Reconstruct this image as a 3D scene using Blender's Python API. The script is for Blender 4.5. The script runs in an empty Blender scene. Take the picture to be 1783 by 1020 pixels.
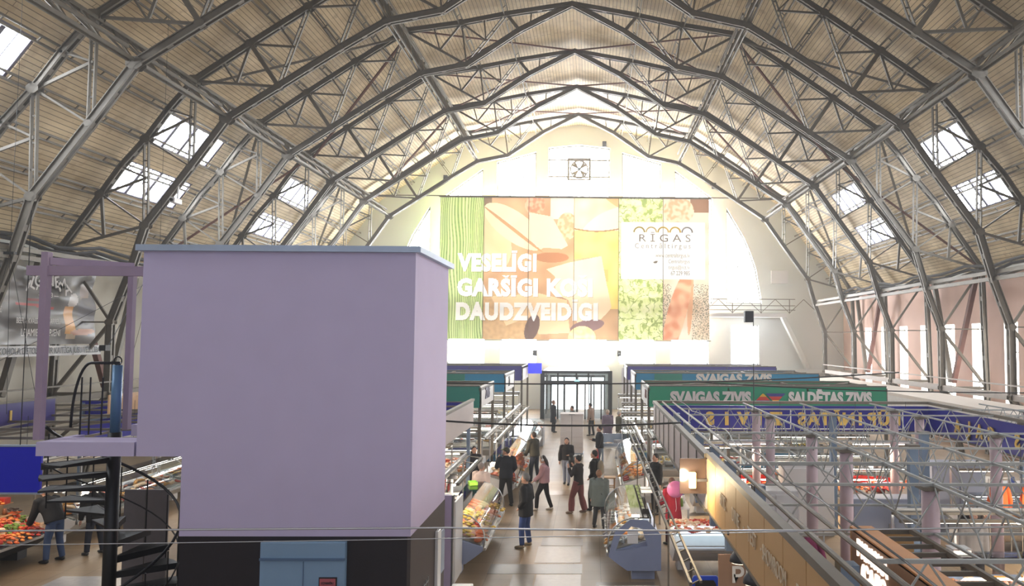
import bpy, bmesh, math, random
from mathutils import Vector, Matrix, noise
from mathutils.geometry import tessellate_polygon
random.seed(7)
SC = bpy.context.scene
COL = SC.collection
PI = math.pi
R = math.radians

# ---------------------------------------------------------------- camera, world, light, exposure
cam_d = bpy.data.cameras.new('camera'); cam = bpy.data.objects.new('camera', cam_d); COL.objects.link(cam)
SC.camera = cam
YAW, PITCH, ROLL = -0.01701, 0.05803, 0.00529
cy, sy = math.cos(YAW), math.sin(YAW)
f_ = Vector((-sy, cy, 0)); r_ = Vector((cy, sy, 0)); u_ = Vector((0, 0, 1))
cp, sp = math.cos(PITCH), math.sin(PITCH)
f2 = f_*cp+u_*sp; u2 = u_*cp-f_*sp
cr, sr = math.cos(ROLL), math.sin(ROLL)
r3 = r_*cr+u2*sr; u3 = u2*cr-r_*sr
cam.matrix_world = Matrix(((r3.x, u3.x, -f2.x, 0.9765), (r3.y, u3.y, -f2.y, 0), (r3.z, u3.z, -f2.z, 5.0), (0, 0, 0, 1)))
cam_d.sensor_width = 36; cam_d.sensor_fit = 'HORIZONTAL'
cam_d.lens = 1380*36/1783
cam_d.shift_x = -162.7/1783; cam_d.shift_y = -0.97/1783
cam_d.clip_start = .05; cam_d.clip_end = 300

w = bpy.data.worlds.new('overcast_sky'); SC.world = w; w.use_nodes = True
w.node_tree.nodes['Background'].inputs[0].default_value = (.85, .93, 1, 1)
w.node_tree.nodes['Background'].inputs[1].default_value = 2.2
# thin bright haze in the backlit air of the hall
v = w.node_tree.nodes.new('ShaderNodeVolumeScatter'); v.inputs['Density'].default_value = .0019; v.inputs['Anisotropy'].default_value = .55; v.inputs['Color'].default_value = (1, .99, .95, 1)
w.node_tree.links.new(v.outputs[0], w.node_tree.nodes['World Output'].inputs['Volume'])
SC.cycles.volume_bounces = 0
SC.view_settings.view_transform = 'Standard'; SC.view_settings.look = 'None'
SC.view_settings.exposure = 0.15; SC.view_settings.gamma = 1; SC.view_settings.use_curve_mapping = False
SC.cycles.max_bounces = 7; SC.cycles.diffuse_bounces = 4; SC.cycles.glossy_bounces = 3
SC.cycles.transmission_bounces = 4; SC.cycles.transparent_max_bounces = 10
SC.cycles.sample_clamp_indirect = 6; SC.cycles.caustics_reflective = False; SC.cycles.caustics_refractive = False

# daylight comes in through the glowing panes of the gable, side and roof windows (their strengths)
GABLE_GLOW, SIDE_GLOW, ROOF_GLOW, REAR_GLOW = 36.0, 10.0, 22.0, 1.15

# ---------------------------------------------------------------- materials
def s2l(c):
    c = c/255
    return c/12.92 if c <= .04045 else ((c+.055)/1.055)**2.4
def rgb(r, g, b): return (s2l(r), s2l(g), s2l(b), 1)
MC = {}
def mat(name, c, rough=.6, metal=0, emit=0, var=.12, scale=6, spec=None, bump=0, alpha=1, coord='Object'):
    if name in MC: return MC[name]
    m = bpy.data.materials.new(name); m.use_nodes = True; MC[name] = m
    nt = m.node_tree; b = nt.nodes['Principled BSDF']
    col = rgb(*c)
    b.inputs['Roughness'].default_value = rough; b.inputs['Metallic'].default_value = metal
    if spec is not None: b.inputs['Specular IOR Level'].default_value = spec
    if emit:
        b.inputs['Emission Color'].default_value = col; b.inputs['Emission Strength'].default_value = emit
        b.inputs['Base Color'].default_value = col
        return m
    if alpha < 1: b.inputs['Alpha'].default_value = alpha
    tc = nt.nodes.new('ShaderNodeTexCoord'); n = nt.nodes.new('ShaderNodeTexNoise')
    n.inputs['Scale'].default_value = scale; n.inputs['Detail'].default_value = 4
    nt.links.new(tc.outputs[coord], n.inputs['Vector'])
    mx = nt.nodes.new('ShaderNodeMixRGB'); mx.blend_type = 'MIX'
    mx.inputs[1].default_value = tuple(x*(1-var) for x in col[:3])+(1,)
    mx.inputs[2].default_value = tuple(min(1, x*(1+var)) for x in col[:3])+(1,)
    nt.links.new(n.outputs['Fac'], mx.inputs[0]); nt.links.new(mx.outputs[0], b.inputs['Base Color'])
    if bump:
        bp = nt.nodes.new('ShaderNodeBump'); bp.inputs['Strength'].default_value = bump
        nt.links.new(n.outputs['Fac'], bp.inputs['Height']); nt.links.new(bp.outputs[0], b.inputs['Normal'])
    return m
def glass_mat(name, tint=(235, 242, 245), opac=.12):
    if name in MC: return MC[name]
    m = bpy.data.materials.new(name); m.use_nodes = True; MC[name] = m
    nt = m.node_tree; nt.nodes.remove(nt.nodes['Principled BSDF']); out = nt.nodes['Material Output']
    t = nt.nodes.new('ShaderNodeBsdfTransparent'); t.inputs[0].default_value = rgb(*tint)
    g = nt.nodes.new('ShaderNodeBsdfGlossy'); g.inputs['Roughness'].default_value = .03
    fr = nt.nodes.new('ShaderNodeFresnel'); fr.inputs['IOR'].default_value = 1.5
    ad = nt.nodes.new('ShaderNodeMath'); ad.operation = 'ADD'; ad.inputs[1].default_value = opac*.5; ad.use_clamp = True
    nt.links.new(fr.outputs[0], ad.inputs[0])
    mx = nt.nodes.new('ShaderNodeMixShader'); nt.links.new(ad.outputs[0], mx.inputs[0])
    nt.links.new(t.outputs[0], mx.inputs[1]); nt.links.new(g.outputs[0], mx.inputs[2]); nt.links.new(mx.outputs[0], out.inputs[0])
    return m
def attr_mat(name, trans=.5, rough=.7):
    m = bpy.data.materials.new(name); m.use_nodes = True
    nt = m.node_tree; b = nt.nodes['Principled BSDF']; out = nt.nodes['Material Output']
    a = nt.nodes.new('ShaderNodeVertexColor'); a.layer_name = 'print'
    b.inputs['Roughness'].default_value = rough
    nt.links.new(a.outputs[0], b.inputs['Base Color'])
    if trans:
        t = nt.nodes.new('ShaderNodeBsdfTranslucent'); nt.links.new(a.outputs[0], t.inputs[0])
        mx = nt.nodes.new('ShaderNodeMixShader'); mx.inputs[0].default_value = trans
        nt.links.new(b.outputs[0], mx.inputs[1]); nt.links.new(t.outputs[0], mx.inputs[2]); nt.links.new(mx.outputs[0], out.inputs[0])
    return m

def plank_mat():
    m = bpy.data.materials.new('roof_boards'); m.use_nodes = True; nt = m.node_tree; b = nt.nodes['Principled BSDF']
    N = nt.nodes.new; L = nt.links.new
    uv = N('ShaderNodeUVMap')
    sep = N('ShaderNodeSeparateXYZ'); L(uv.outputs[0], sep.inputs[0])
    br = N('ShaderNodeTexBrick'); br.offset = .37; br.inputs['Scale'].default_value = 1
    br.inputs['Brick Width'].default_value = 5.87; br.inputs['Row Height'].default_value = .17
    br.inputs['Mortar Size'].default_value = .014; br.inputs['Mortar Smooth'].default_value = .3
    br.inputs['Color1'].default_value = rgb(222, 205, 170); br.inputs['Color2'].default_value = rgb(208, 189, 152)
    br.inputs['Mortar'].default_value = rgb(120, 106, 86)
    cb = N('ShaderNodeCombineXYZ'); L(sep.outputs[1], cb.inputs[0]); L(sep.outputs[0], cb.inputs[1]); L(cb.outputs[0], br.inputs['Vector'])
    n1 = N('ShaderNodeTexNoise'); n1.inputs['Scale'].default_value = .55; n1.inputs['Detail'].default_value = 6; L(uv.outputs[0], n1.inputs['Vector'])
    rp = N('ShaderNodeValToRGB'); rp.color_ramp.elements[0].position = .3; rp.color_ramp.elements[0].color = (.62, .56, .48, 1)
    rp.color_ramp.elements[1].position = .68; rp.color_ramp.elements[1].color = (1.05, 1.03, 1, 1)
    L(n1.outputs[0], rp.inputs[0])
    mu = N('ShaderNodeMixRGB'); mu.blend_type = 'MULTIPLY'; mu.inputs[0].default_value = 1
    L(br.outputs[0], mu.inputs[1]); L(rp.outputs[0], mu.inputs[2])
    # old water stains next to the ribs
    w2 = N('ShaderNodeTexNoise'); w2.inputs['Scale'].default_value = 1.6; w2.inputs['Detail'].default_value = 8; L(uv.outputs[0], w2.inputs['Vector'])
    r2 = N('ShaderNodeValToRGB'); r2.color_ramp.elements[0].position = .56; r2.color_ramp.elements[1].position = .72
    r2.color_ramp.elements[0].color = (0, 0, 0, 1); r2.color_ramp.elements[1].color = (.55, .55, .55, 1); L(w2.outputs[0], r2.inputs[0])
    m2 = N('ShaderNodeMixRGB'); L(r2.outputs[0], m2.inputs[0]); L(mu.outputs[0], m2.inputs[1]); m2.inputs[2].default_value = rgb(150, 122, 90)
    L(m2.outputs[0], b.inputs['Base Color']); b.inputs['Roughness'].default_value = .7
    return m
def floor_mat():
    m = bpy.data.materials.new('floor_tiles'); m.use_nodes = True; nt = m.node_tree; b = nt.nodes['Principled BSDF']
    N = nt.nodes.new; L = nt.links.new
    tc = N('ShaderNodeTexCoord')
    br = N('ShaderNodeTexBrick'); br.offset = 0; br.inputs['Scale'].default_value = 1
    br.inputs['Brick Width'].default_value = .6; br.inputs['Row Height'].default_value = .6; br.inputs['Mortar Size'].default_value = .006
    br.inputs['Color1'].default_value = rgb(138, 120, 98); br.inputs['Color2'].default_value = rgb(152, 132, 108); br.inputs['Mortar'].default_value = rgb(110, 98, 80)
    L(tc.outputs['Object'], br.inputs['Vector'])
    b2 = N('ShaderNodeTexBrick'); b2.offset = .5; b2.inputs['Scale'].default_value = 1
    b2.inputs['Brick Width'].default_value = 2.9; b2.inputs['Row Height'].default_value = 1.9; b2.inputs['Mortar Size'].default_value = .0; b2.inputs['Bias'].default_value = -.25
    b2.inputs['Color1'].default_value = (1, 1, 1, 1); b2.inputs['Color2'].default_value = (.8, .77, .73, 1)
    L(tc.outputs['Object'], b2.inputs['Vector'])
    mu = N('ShaderNodeMixRGB'); mu.blend_type = 'MULTIPLY'; mu.inputs[0].default_value = 1; L(br.outputs[0], mu.inputs[1]); L(b2.outputs[0], mu.inputs[2])
    n = N('ShaderNodeTexNoise'); n.inputs['Scale'].default_value = .9; n.inputs['Detail'].default_value = 6; L(tc.outputs['Object'], n.inputs['Vector'])
    rp = N('ShaderNodeValToRGB'); rp.color_ramp.elements[0].position = .3; rp.color_ramp.elements[0].color = (.86, .85, .83, 1); rp.color_ramp.elements[1].position = .7
    L(n.outputs[0], rp.inputs[0])
    m2 = N('ShaderNodeMixRGB'); m2.blend_type = 'MULTIPLY'; m2.inputs[0].default_value = 1; L(mu.outputs[0], m2.inputs[1]); L(rp.outputs[0], m2.inputs[2])
    L(m2.outputs[0], b.inputs['Base Color'])
    mr = N('ShaderNodeMapRange'); mr.inputs[3].default_value = .3; mr.inputs[4].default_value = .55; b.inputs['Specular IOR Level'].default_value = .3; L(n.outputs[0], mr.inputs[0]); L(mr.outputs[0], b.inputs['Roughness'])
    return m

STEEL = mat('grey_painted_steel', (108, 101, 90), .55, .15, var=.25, scale=3)
STEELB = mat('blue_grey_steel', (120, 140, 164), .45, .3, var=.15, scale=3)
STEELR = mat('rusty_primer_steel', (104, 62, 50), .7, .1, var=.3, scale=4)
LILAC = mat('lilac_plaster', (194, 184, 214), .8, var=.05, scale=2.5, bump=.05)
LILACS = mat('lilac_painted_steel', (158, 138, 158), .6, var=.12, scale=4)
PINKW = mat('pink_plaster', (222, 190, 176), .85, var=.08, scale=1.2)
WHITEW = mat('white_plaster', (222, 226, 222), .85, var=.07, scale=.7)
BLACK = mat('black_paint', (22, 21, 24), .5, var=.2)
DARKW = mat('dark_brown_dado', (70, 62, 60), .6, var=.1)
BLKW = mat('near_black_dado', (30, 24, 32), .6, var=.25, scale=3)
GALV = mat('galvanised_flashing', (165, 178, 196), .45, .4, var=.15, scale=4)
PANE = mat('bright_overcast_pane', (247, 250, 255), emit=GABLE_GLOW)
PANES = mat('bright_side_pane', (255, 250, 245), emit=SIDE_GLOW)
PANER = mat('bright_rear_pane', (225, 232, 255), emit=REAR_GLOW)
SKYP = mat('bright_skylight_pane', (240, 247, 255), emit=ROOF_GLOW)
TUBE = mat('fluorescent_tube', (255, 246, 232), emit=9)
WARM = mat('warm_lamp', (255, 214, 150), emit=14)
WHITE = mat('white_enamel', (226, 226, 226), .35, var=.04)
CHROME = mat('brushed_metal', (190, 192, 194), .28, .9, var=.1)
BLUEG = mat('blue_grey_enamel', (140, 152, 182), .35, var=.05)
DGREY = mat('dark_grey_plastic', (52, 54, 60), .5)
GLASS = glass_mat('case_glass')
WOOD = mat('light_wood', (190, 150, 105), .6, var=.15, scale=10)
BROWN = mat('brown_panel', (190, 150, 98), .6, var=.06, scale=3)
WHITET = mat('white_lettering', (235, 235, 232), .5, var=.02)

# ---------------------------------------------------------------- mesh helpers
class MB:
    def __init__(s): s.v = []; s.f = []; s.m = []; s.uv = None
    def add(s, vs, fs, mi=0):
        k = len(s.v); s.v += [tuple(v) for v in vs]; s.f += [tuple(i+k for i in f) for f in fs]; s.m += [mi]*len(fs)
    def box(s, a, b, mi=0):
        x0, y0, z0 = a; x1, y1, z1 = b
        s.add([(x0, y0, z0), (x1, y0, z0), (x1, y1, z0), (x0, y1, z0), (x0, y0, z1), (x1, y0, z1), (x1, y1, z1), (x0, y1, z1)],
              [(0, 3, 2, 1), (4, 5, 6, 7), (0, 1, 5, 4), (1, 2, 6, 5), (2, 3, 7, 6), (3, 0, 4, 7)], mi)
        return s
    def beam(s, p, q, w, h=None, mi=0, up=(0, 0, 1), off=0):
        h = h or w; p = Vector(p); q = Vector(q); d = (q-p).normalized(); up = Vector(up)
        if abs(d.dot(up)) > .98: up = Vector((0, 1, 0))
        sx = d.cross(up).normalized(); sz = sx.cross(d)
        p = p+sx*off; q = q+sx*off
        vs = [c+sx*(a*w/2)+sz*(b*h/2) for c in (p, q) for a, b in ((-1, -1), (1, -1), (1, 1), (-1, 1))]
        s.add(vs, [(0, 1, 2, 3), (7, 6, 5, 4), (0, 4, 5, 1), (1, 5, 6, 2), (2, 6, 7, 3), (3, 7, 4, 0)], mi)
        return s
    def tube(s, pts, r, n=8, mi=0, cap=True, sq=1.0):
        pts = [Vector(p) for p in pts]; rs = r if isinstance(r, (list, tuple)) else [r]*len(pts)
        vs = []; ref = None
        for i, p in enumerate(pts):
            d = (pts[min(i+1, len(pts)-1)]-pts[max(i-1, 0)]).normalized()
            if ref is None:
                ref = Vector((1, 0, 0)) if abs(d.x) < .8 else Vector((0, 1, 0))
            sx = (ref-d*ref.dot(d)).normalized(); sy_ = d.cross(sx); ref = sx
            rr = rs[i]; ra, rb = rr if isinstance(rr, tuple) else (rr, rr*sq)
            for k in range(n):
                a = 2*PI*k/n; vs.append(p+sx*math.cos(a)*ra+sy_*math.sin(a)*rb)
        fs = [(i*n+k, i*n+(k+1) % n, (i+1)*n+(k+1) % n, (i+1)*n+k) for i in range(len(pts)-1) for k in range(n)]
        if cap: fs += [tuple(reversed(range(n))), tuple(range((len(pts)-1)*n, len(pts)*n))]
        s.add(vs, fs, mi); return s
    def prism(s, poly, a, b, axis='y', mi=0):
        # poly in the plane normal to axis, from a to b
        n = len(poly)
        def P(u, v, t): return {'y': (u, t, v), 'x': (t, u, v), 'z': (u, v, t)}[axis]
        vs = [P(u, v, t) for t in (a, b) for u, v in poly]
        tri = tessellate_polygon([[Vector((u, v, 0)) for u, v in poly]])
        fs = [(i, (i+1) % n, n+(i+1) % n, n+i) for i in range(n)]
        fs += [tuple(t) for t in tri]+[tuple(i+n for i in reversed(t)) for t in tri]
        s.add(vs, fs, mi); return s
    def ball(s, c, r, n=10, m=7, mi=0, fn=None):
        c = Vector(c); rx, ry, rz = r if isinstance(r, tuple) else (r, r, r)
        vs = [c+Vector((0, 0, -rz))]
        for j in range(1, m):
            t = -PI/2+PI*j/m
            for k in range(n):
                a = 2*PI*k/n; vs.append(c+Vector((rx*math.cos(t)*math.cos(a), ry*math.cos(t)*math.sin(a), rz*math.sin(t))))
        vs.append(c+Vector((0, 0, rz)))
        if fn: vs = [fn(v) for v in vs]
        fs = [(0, 1+(k+1) % n, 1+k) for k in range(n)]
        for j in range(m-2):
            for k in range(n): fs.append((1+j*n+k, 1+j*n+(k+1) % n, 1+(j+1)*n+(k+1) % n, 1+(j+1)*n+k))
        o = 1+(m-2)*n
        fs += [(o+k, o+(k+1) % n, len(vs)-1) for k in range(n)]
        s.add(vs, fs, mi); return s
    def mesh(s, name, mats, smooth=False):
        me = bpy.data.meshes.new(name); me.from_pydata(s.v, [], s.f)
        for m in (mats if isinstance(mats, (list, tuple)) else [mats]): me.materials.append(m)
        me.polygons.foreach_set('material_index', s.m)
        bm = bmesh.new(); bm.from_mesh(me); bmesh.ops.recalc_face_normals(bm, faces=bm.faces); bm.to_mesh(me); bm.free()
        if smooth: me.polygons.foreach_set('use_smooth', [True]*len(me.polygons))
        me.update(); return me
    def build(s, name, mats, parent=None, smooth=False, bevel=0):
        o = bpy.data.objects.new(name, s.mesh(name, mats, smooth)); COL.objects.link(o)
        if parent: o.parent = parent
        if bevel:
            b = o.modifiers.new('bevel', 'BEVEL'); b.width = bevel; b.segments = 2; b.limit_method = 'ANGLE'
        return o
def tag(o, label=None, cat=None, group=None, kind=None):
    if label: o['label'] = label
    if cat: o['category'] = cat
    if group: o['group'] = group
    if kind: o['kind'] = kind
    return o
def struct(o): o['kind'] = 'structure'; return o
def empty(name, loc=(0, 0, 0), rz=0, label=None, cat=None, group=None):
    o = bpy.data.objects.new(name, None); COL.objects.link(o); o.location = loc; o.rotation_euler = (0, 0, rz); o.empty_display_size = .2
    return tag(o, label, cat, group)
def copy_tree(o, parent=None):
    c = o.copy(); COL.objects.link(c); c.parent = parent
    for ch in list(o.children): copy_tree(ch, c)
    return c
def text_mesh(body, size, m, name='lettering', parent=None, loc=(0, 0, 0), rot=(R(90), 0, 0), align='CENTER', ext=.012, off=0, sx=1, sp=1, mirror=False):
    cu = bpy.data.curves.new(name, 'FONT'); cu.body = body; cu.size = size; cu.extrude = ext; cu.offset = off
    cu.align_x = align; cu.align_y = 'CENTER'; cu.space_character = sp; cu.resolution_u = 3
    t = bpy.data.objects.new(name, cu); COL.objects.link(t)
    dg = bpy.context.evaluated_depsgraph_get(); dg.update()
    me = bpy.data.meshes.new_from_object(t.evaluated_get(dg)); bpy.data.objects.remove(t)
    if mirror: me.transform(Matrix.Diagonal((-1, 1, 1, 1))); me.flip_normals()
    if sx != 1: me.transform(Matrix.Diagonal((sx, 1, 1, 1)))
    me.materials.clear(); me.materials.append(m)
    o = bpy.data.objects.new(name, me); COL.objects.link(o); o.parent = parent; o.location = loc; o.rotation_euler = rot
    return o

# ================================================================ SETTING
HW = 19.0; YB = 56.5; YF = -6.0
FY = [17.378, 23.252, 29.126, 35.0, 40.874, 46.748, 52.622]     # the arched steel frames
ROOF = [(0, 20.42), (5.05, 19.5), (7.7, 19.1), (14.2, 14.75), (17.4, 10.35), (19.0, 8.15)]
fl = MB().box((-HW-.5, YF, -.2), (HW+.5, YB+.5, 0)).build('floor', floor_mat()); struct(fl)
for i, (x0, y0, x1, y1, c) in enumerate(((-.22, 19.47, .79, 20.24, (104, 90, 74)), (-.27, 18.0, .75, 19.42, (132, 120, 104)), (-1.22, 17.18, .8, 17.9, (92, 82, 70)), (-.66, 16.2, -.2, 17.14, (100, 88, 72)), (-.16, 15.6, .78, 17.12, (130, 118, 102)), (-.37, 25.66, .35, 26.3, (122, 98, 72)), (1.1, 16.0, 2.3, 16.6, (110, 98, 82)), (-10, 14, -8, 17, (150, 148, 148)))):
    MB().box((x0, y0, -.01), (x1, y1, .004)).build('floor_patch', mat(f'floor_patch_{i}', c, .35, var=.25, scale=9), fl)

def roof_shell():
    # underside with skylight openings between arc lengths, every other bay
    prof = [(-x, z) for x, z in reversed(ROOF)][:-1]+ROOF
    arc = [0]
    for a, b in zip(prof, prof[1:]): arc.append(arc[-1]+math.dist(a, b))
    tot = arc[-1]
    def at(t):
        for i in range(len(prof)-1):
            if t <= arc[i+1]+1e-4 or i == len(prof)-2:
                k = (t-arc[i])/(arc[i+1]-arc[i]); return (prof[i][0]+(prof[i+1][0]-prof[i][0])*k, prof[i][1]+(prof[i+1][1]-prof[i][1])*k)
    # skylights sit on the lower slopes between heights
    def t_of_z(z):   # left side
        for i in range(len(prof)-1):
            if prof[i][1] <= z <= prof[i+1][1]: return arc[i]+(z-prof[i][1])/(prof[i+1][1]-prof[i][1])*(arc[i+1]-arc[i])
    bands = [(t_of_z(10.5), t_of_z(11.62)), (t_of_z(12.35), t_of_z(13.55))]
    bands = bands+[(tot-b, tot-a) for a, b in reversed(bands)]
    ts = sorted(set([round(x, 5) for x in arc]+[round(x, 5) for b in bands for x in b]))
    ybays = [(6.3, 11.0), (18.1, 22.7), (29.85, 34.6), (41.75, 46.45)]
    ys = sorted(set([YF, YB]+[y for b in ybays for y in b]))
    mb = MB(); uvs = []
    sky = []
    for i in range(len(ts)-1):
        a, b = ts[i], ts[i+1]; pa, pb = at(a), at(b)
        inb = any(a >= q[0]-1e-3 and b <= q[1]+1e-3 for q in bands)
        for j in range(len(ys)-1):
            y0, y1 = ys[j], ys[j+1]
            iny = any(y0 >= q[0]-1e-3 and y1 <= q[1]+1e-3 for q in ybays)
            if inb and iny: sky.append((pa, pb, y0, y1)); continue
            mb.add([(pa[0], y0, pa[1]), (pb[0], y0, pb[1]), (pb[0], y1, pb[1]), (pa[0], y1, pa[1])], [(0, 1, 2, 3)])
            uvs.append([(a, y0), (b, y0), (b, y1), (a, y1)])
    me = bpy.data.meshes.new('ceiling'); me.from_pydata(mb.v, [], mb.f); me.materials.append(plank_mat())
    ul = me.uv_layers.new(name='UVMap')
    for p, u in zip(me.polygons, uvs):
        for li, q in zip(p.loop_indices, u): ul.data[li].uv = q
    o = bpy.data.objects.new('ceiling', me); COL.objects.link(o); struct(o)
    so = o.modifiers.new('thickness', 'SOLIDIFY'); so.thickness = .2; so.offset = 1
    return sky
sky = roof_shell()
nwin = 0
for pa, pb, y0, y1 in sky:
    nwin += 1
    nx, nz = (pb[1]-pa[1]), -(pb[0]-pa[0]); l = math.hypot(nx, nz); nx /= l; nz /= l
    if nz < 0: nx, nz = -nx, -nz
    fr = MB(); pn = MB()
    a = Vector((pa[0]+nx*.12, 0, pa[1]+nz*.12)); b = Vector((pb[0]+nx*.12, 0, pb[1]+nz*.12))
    Y = lambda v, y: Vector((v.x, y, v.z))
    pn.add([Y(a, y0), Y(b, y0), Y(b, y1), Y(a, y1)], [(0, 1, 2, 3)])
    n = 4
    for k in range(n+1):
        y = y0+(y1-y0)*k/n; fr.beam(Y(a, y), Y(b, y), .17 if 0 < k < n else .2, .16, up=(nx, 0, nz))
        if k < n: fr.beam(Y(a, y+(y1-y0)/n/2), Y(b, y+(y1-y0)/n/2), .03, .1, up=(nx, 0, nz))
    for e in (a, b): fr.beam(Y(e, y0), Y(e, y1), .12, .2, up=(nx, 0, nz))
    o = fr.build(f'window_{nwin}', mat('skylight_bars', (84, 80, 96), .6)); struct(o); pn.build('pane', SKYP, o)

# ---- gable wall with its arched window bays
def arch_z(x):
    P = [(0, 18.95), (2.2, 18.72), (3.1, 18.4), (5.9, 17.62), (6.9, 17.15), (9.6, 15.15), (10.63, 14.45), (12.07, 12.0), (12.9, 9.6), (13.16, 7.8)]
    x = abs(x)
    for (a, za), (b, zb) in zip(P, P[1:]):
        if x <= b: return za+(zb-za)*(x-a)/(b-a)
    return 7.8
bays = [(-13.16, -10.63), (-9.6, -6.9), (-5.9, -3.1), (-2.2, 2.2), (3.1, 5.9), (6.9, 9.6), (10.63, 13.16)]
def gable(name, y, t, paned, shown=True):
    global nwin
    outer = [(-HW, 0), (-HW, 8.15)]+[(-x, z) for x, z in reversed(ROOF[:-1])]+[(x, z) for x, z in ROOF[1:]]+[(HW, 0)]
    outer = [(x, z+.0) for x, z in outer]
    holes = []
    for a, b in bays:
        top = [(a+(b-a)*k/6, arch_z(a+(b-a)*k/6)) for k in range(7)]
        holes.append([(a, 7.55), (b, 7.55)]+[p for p in reversed(top) if p[1] > 7.9])
    lows = [(-12.9, -10.9), (-9.3, -6.6), (-5.5, -2.9), (-2.1, 2.1), (2.9, 5.5), (6.6, 9.3), (10.9, 12.9)]
    for a, b in lows: holes.append([(a, 3.2 if abs(a+b) > .1 else 3.6), (b, 3.2 if abs(a+b) > .1 else 3.6), (b, 6.0), (a, 6.0)])
    loops = [[Vector((x, z, 0)) for x, z in outer]]+[[Vector((x, z, 0)) for x, z in h] for h in holes]
    tri = tessellate_polygon(loops)
    pts = [p for l in [outer]+holes for p in l]
    mb = MB(); n = len(pts)
    mb.add([(x, y, z) for x, z in pts]+[(x, y+t, z) for x, z in pts], [tuple(q) for q in tri]+[tuple(i+n for i in reversed(q)) for q in tri])
    k = 0
    for l in [outer]+holes:
        m = len(l); mb.f += [(k+i, k+(i+1) % m, n+k+(i+1) % m, n+k+i) for i in range(m)]; mb.m += [0]*m; k += m
    struct(mb.build(name, WHITEW))
    s = 1 if t > 0 else -1
    for h in holes:
        nwin += 1
        x0 = min(p[0] for p in h); x1 = max(p[0] for p in h); z0 = min(p[1] for p in h)
        fr = MB(); yy = y+t*.6
        for i in range(len(h)):
            p, q = h[i], h[(i+1) % len(h)]; fr.beam((p[0], yy, p[1]), (q[0], yy, q[1]), .16, .16)
        pn = MB(); pn.add([(p[0], yy+.03*s, p[1]) for p in h], [tuple(range(len(h)))])
        zt = max(p[1] for p in h)
        if z0 > 7:
            for k in range(1, 3):
                x = x0+(x1-x0)*k/3
                fr.beam((x, yy, z0), (x, yy, min(arch_z(x), zt)), .05)
            for z in (10.2, 12.7, 15.1, 16.6):
                xa, xb = x0, x1
                while xa < xb and arch_z(xa) < z: xa += .1
                while xb > xa and arch_z(xb) < z: xb -= .1
                if xb-xa > .4: fr.beam((xa, yy, z), (xb, yy, z), .05)
        else:
            fr.beam(((x0+x1)/2, yy, z0), ((x0+x1)/2, yy, zt), .03); fr.beam((x0, yy, (z0+zt)/2), (x1, yy, (z0+zt)/2), .03)
        o = fr.build(f'window_{nwin}', STEEL if z0 > 7 else WHITE); struct(o)
        pn.build('pane', paned, o)
gable('wall_back', YB, .5, PANE)
gable('wall_front', YF, -.5, PANER)

# ---- long side walls with tall narrow windows
def side_wall(name, s, m, paned):
    global nwin
    x = HW*s; t = .45*s
    outer = [(YF, 0), (YB, 0), (YB, 8.25), (YF, 8.25)]
    cs = [36.75+2.94*k for k in range(-14, 6)]; cs = [c for c in cs if YF+1.5 < c < YB-1 and (s > 0 or c > 40)]
    holes = [[(c-.58, 1.7), (c+.58, 1.7), (c+.58, 5.8), (c-.58, 5.8)] for c in cs]
    tri = tessellate_polygon([[Vector((a, b, 0)) for a, b in l] for l in [outer]+holes])
    pts = [p for l in [outer]+holes for p in l]; n = len(pts); mb = MB()
    mb.add([(x, a, b) for a, b in pts]+[(x+t, a, b) for a, b in pts], [tuple(q) for q in tri]+[tuple(i+n for i in reversed(q)) for q in tri])
    k = 0
    for li, l in enumerate([outer]+holes):
        q = len(l); mb.f += [(k+i, k+(i+1) % q, n+k+(i+1) % q, n+k+i) for i in range(q)]; mb.m += [1 if li else 0]*q; k += q
    struct(mb.build(name, [m, WHITEW]))
    for c in cs:
        nwin += 1
        fr = MB(); xx = x+t*.75
        for z in (1.72, 3.1, 4.5, 5.78): fr.beam((xx, c-.58, z), (xx, c+.58, z), .06)
        for y in (c-.56, c, c+.56): fr.beam((xx, y, 1.7), (xx, y, 5.8), .05)
        o = fr.build(f'window_{nwin}', WHITE); struct(o)
        p = MB(); p.add([(xx+.03*s, c-.58, 1.7), (xx+.03*s, c+.58, 1.7), (xx+.03*s, c+.58, 5.8), (xx+.03*s, c-.58, 5.8)], [(0, 1, 2, 3)]); p.build('pane', paned, o)
side_wall('wall_right', 1, PINKW, PANES)
side_wall('wall_left', -1, mat('cream_plaster', (205, 200, 186), .85, var=.12, scale=.5), PANES)
# cornice above the side windows
for i, s in enumerate((-1, 1)):
    struct(MB().box((s*18.7, YF, 8.0), (s*19.0, YB, 8.2)).build(f'trim_{i+1}', WHITEW))

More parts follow.
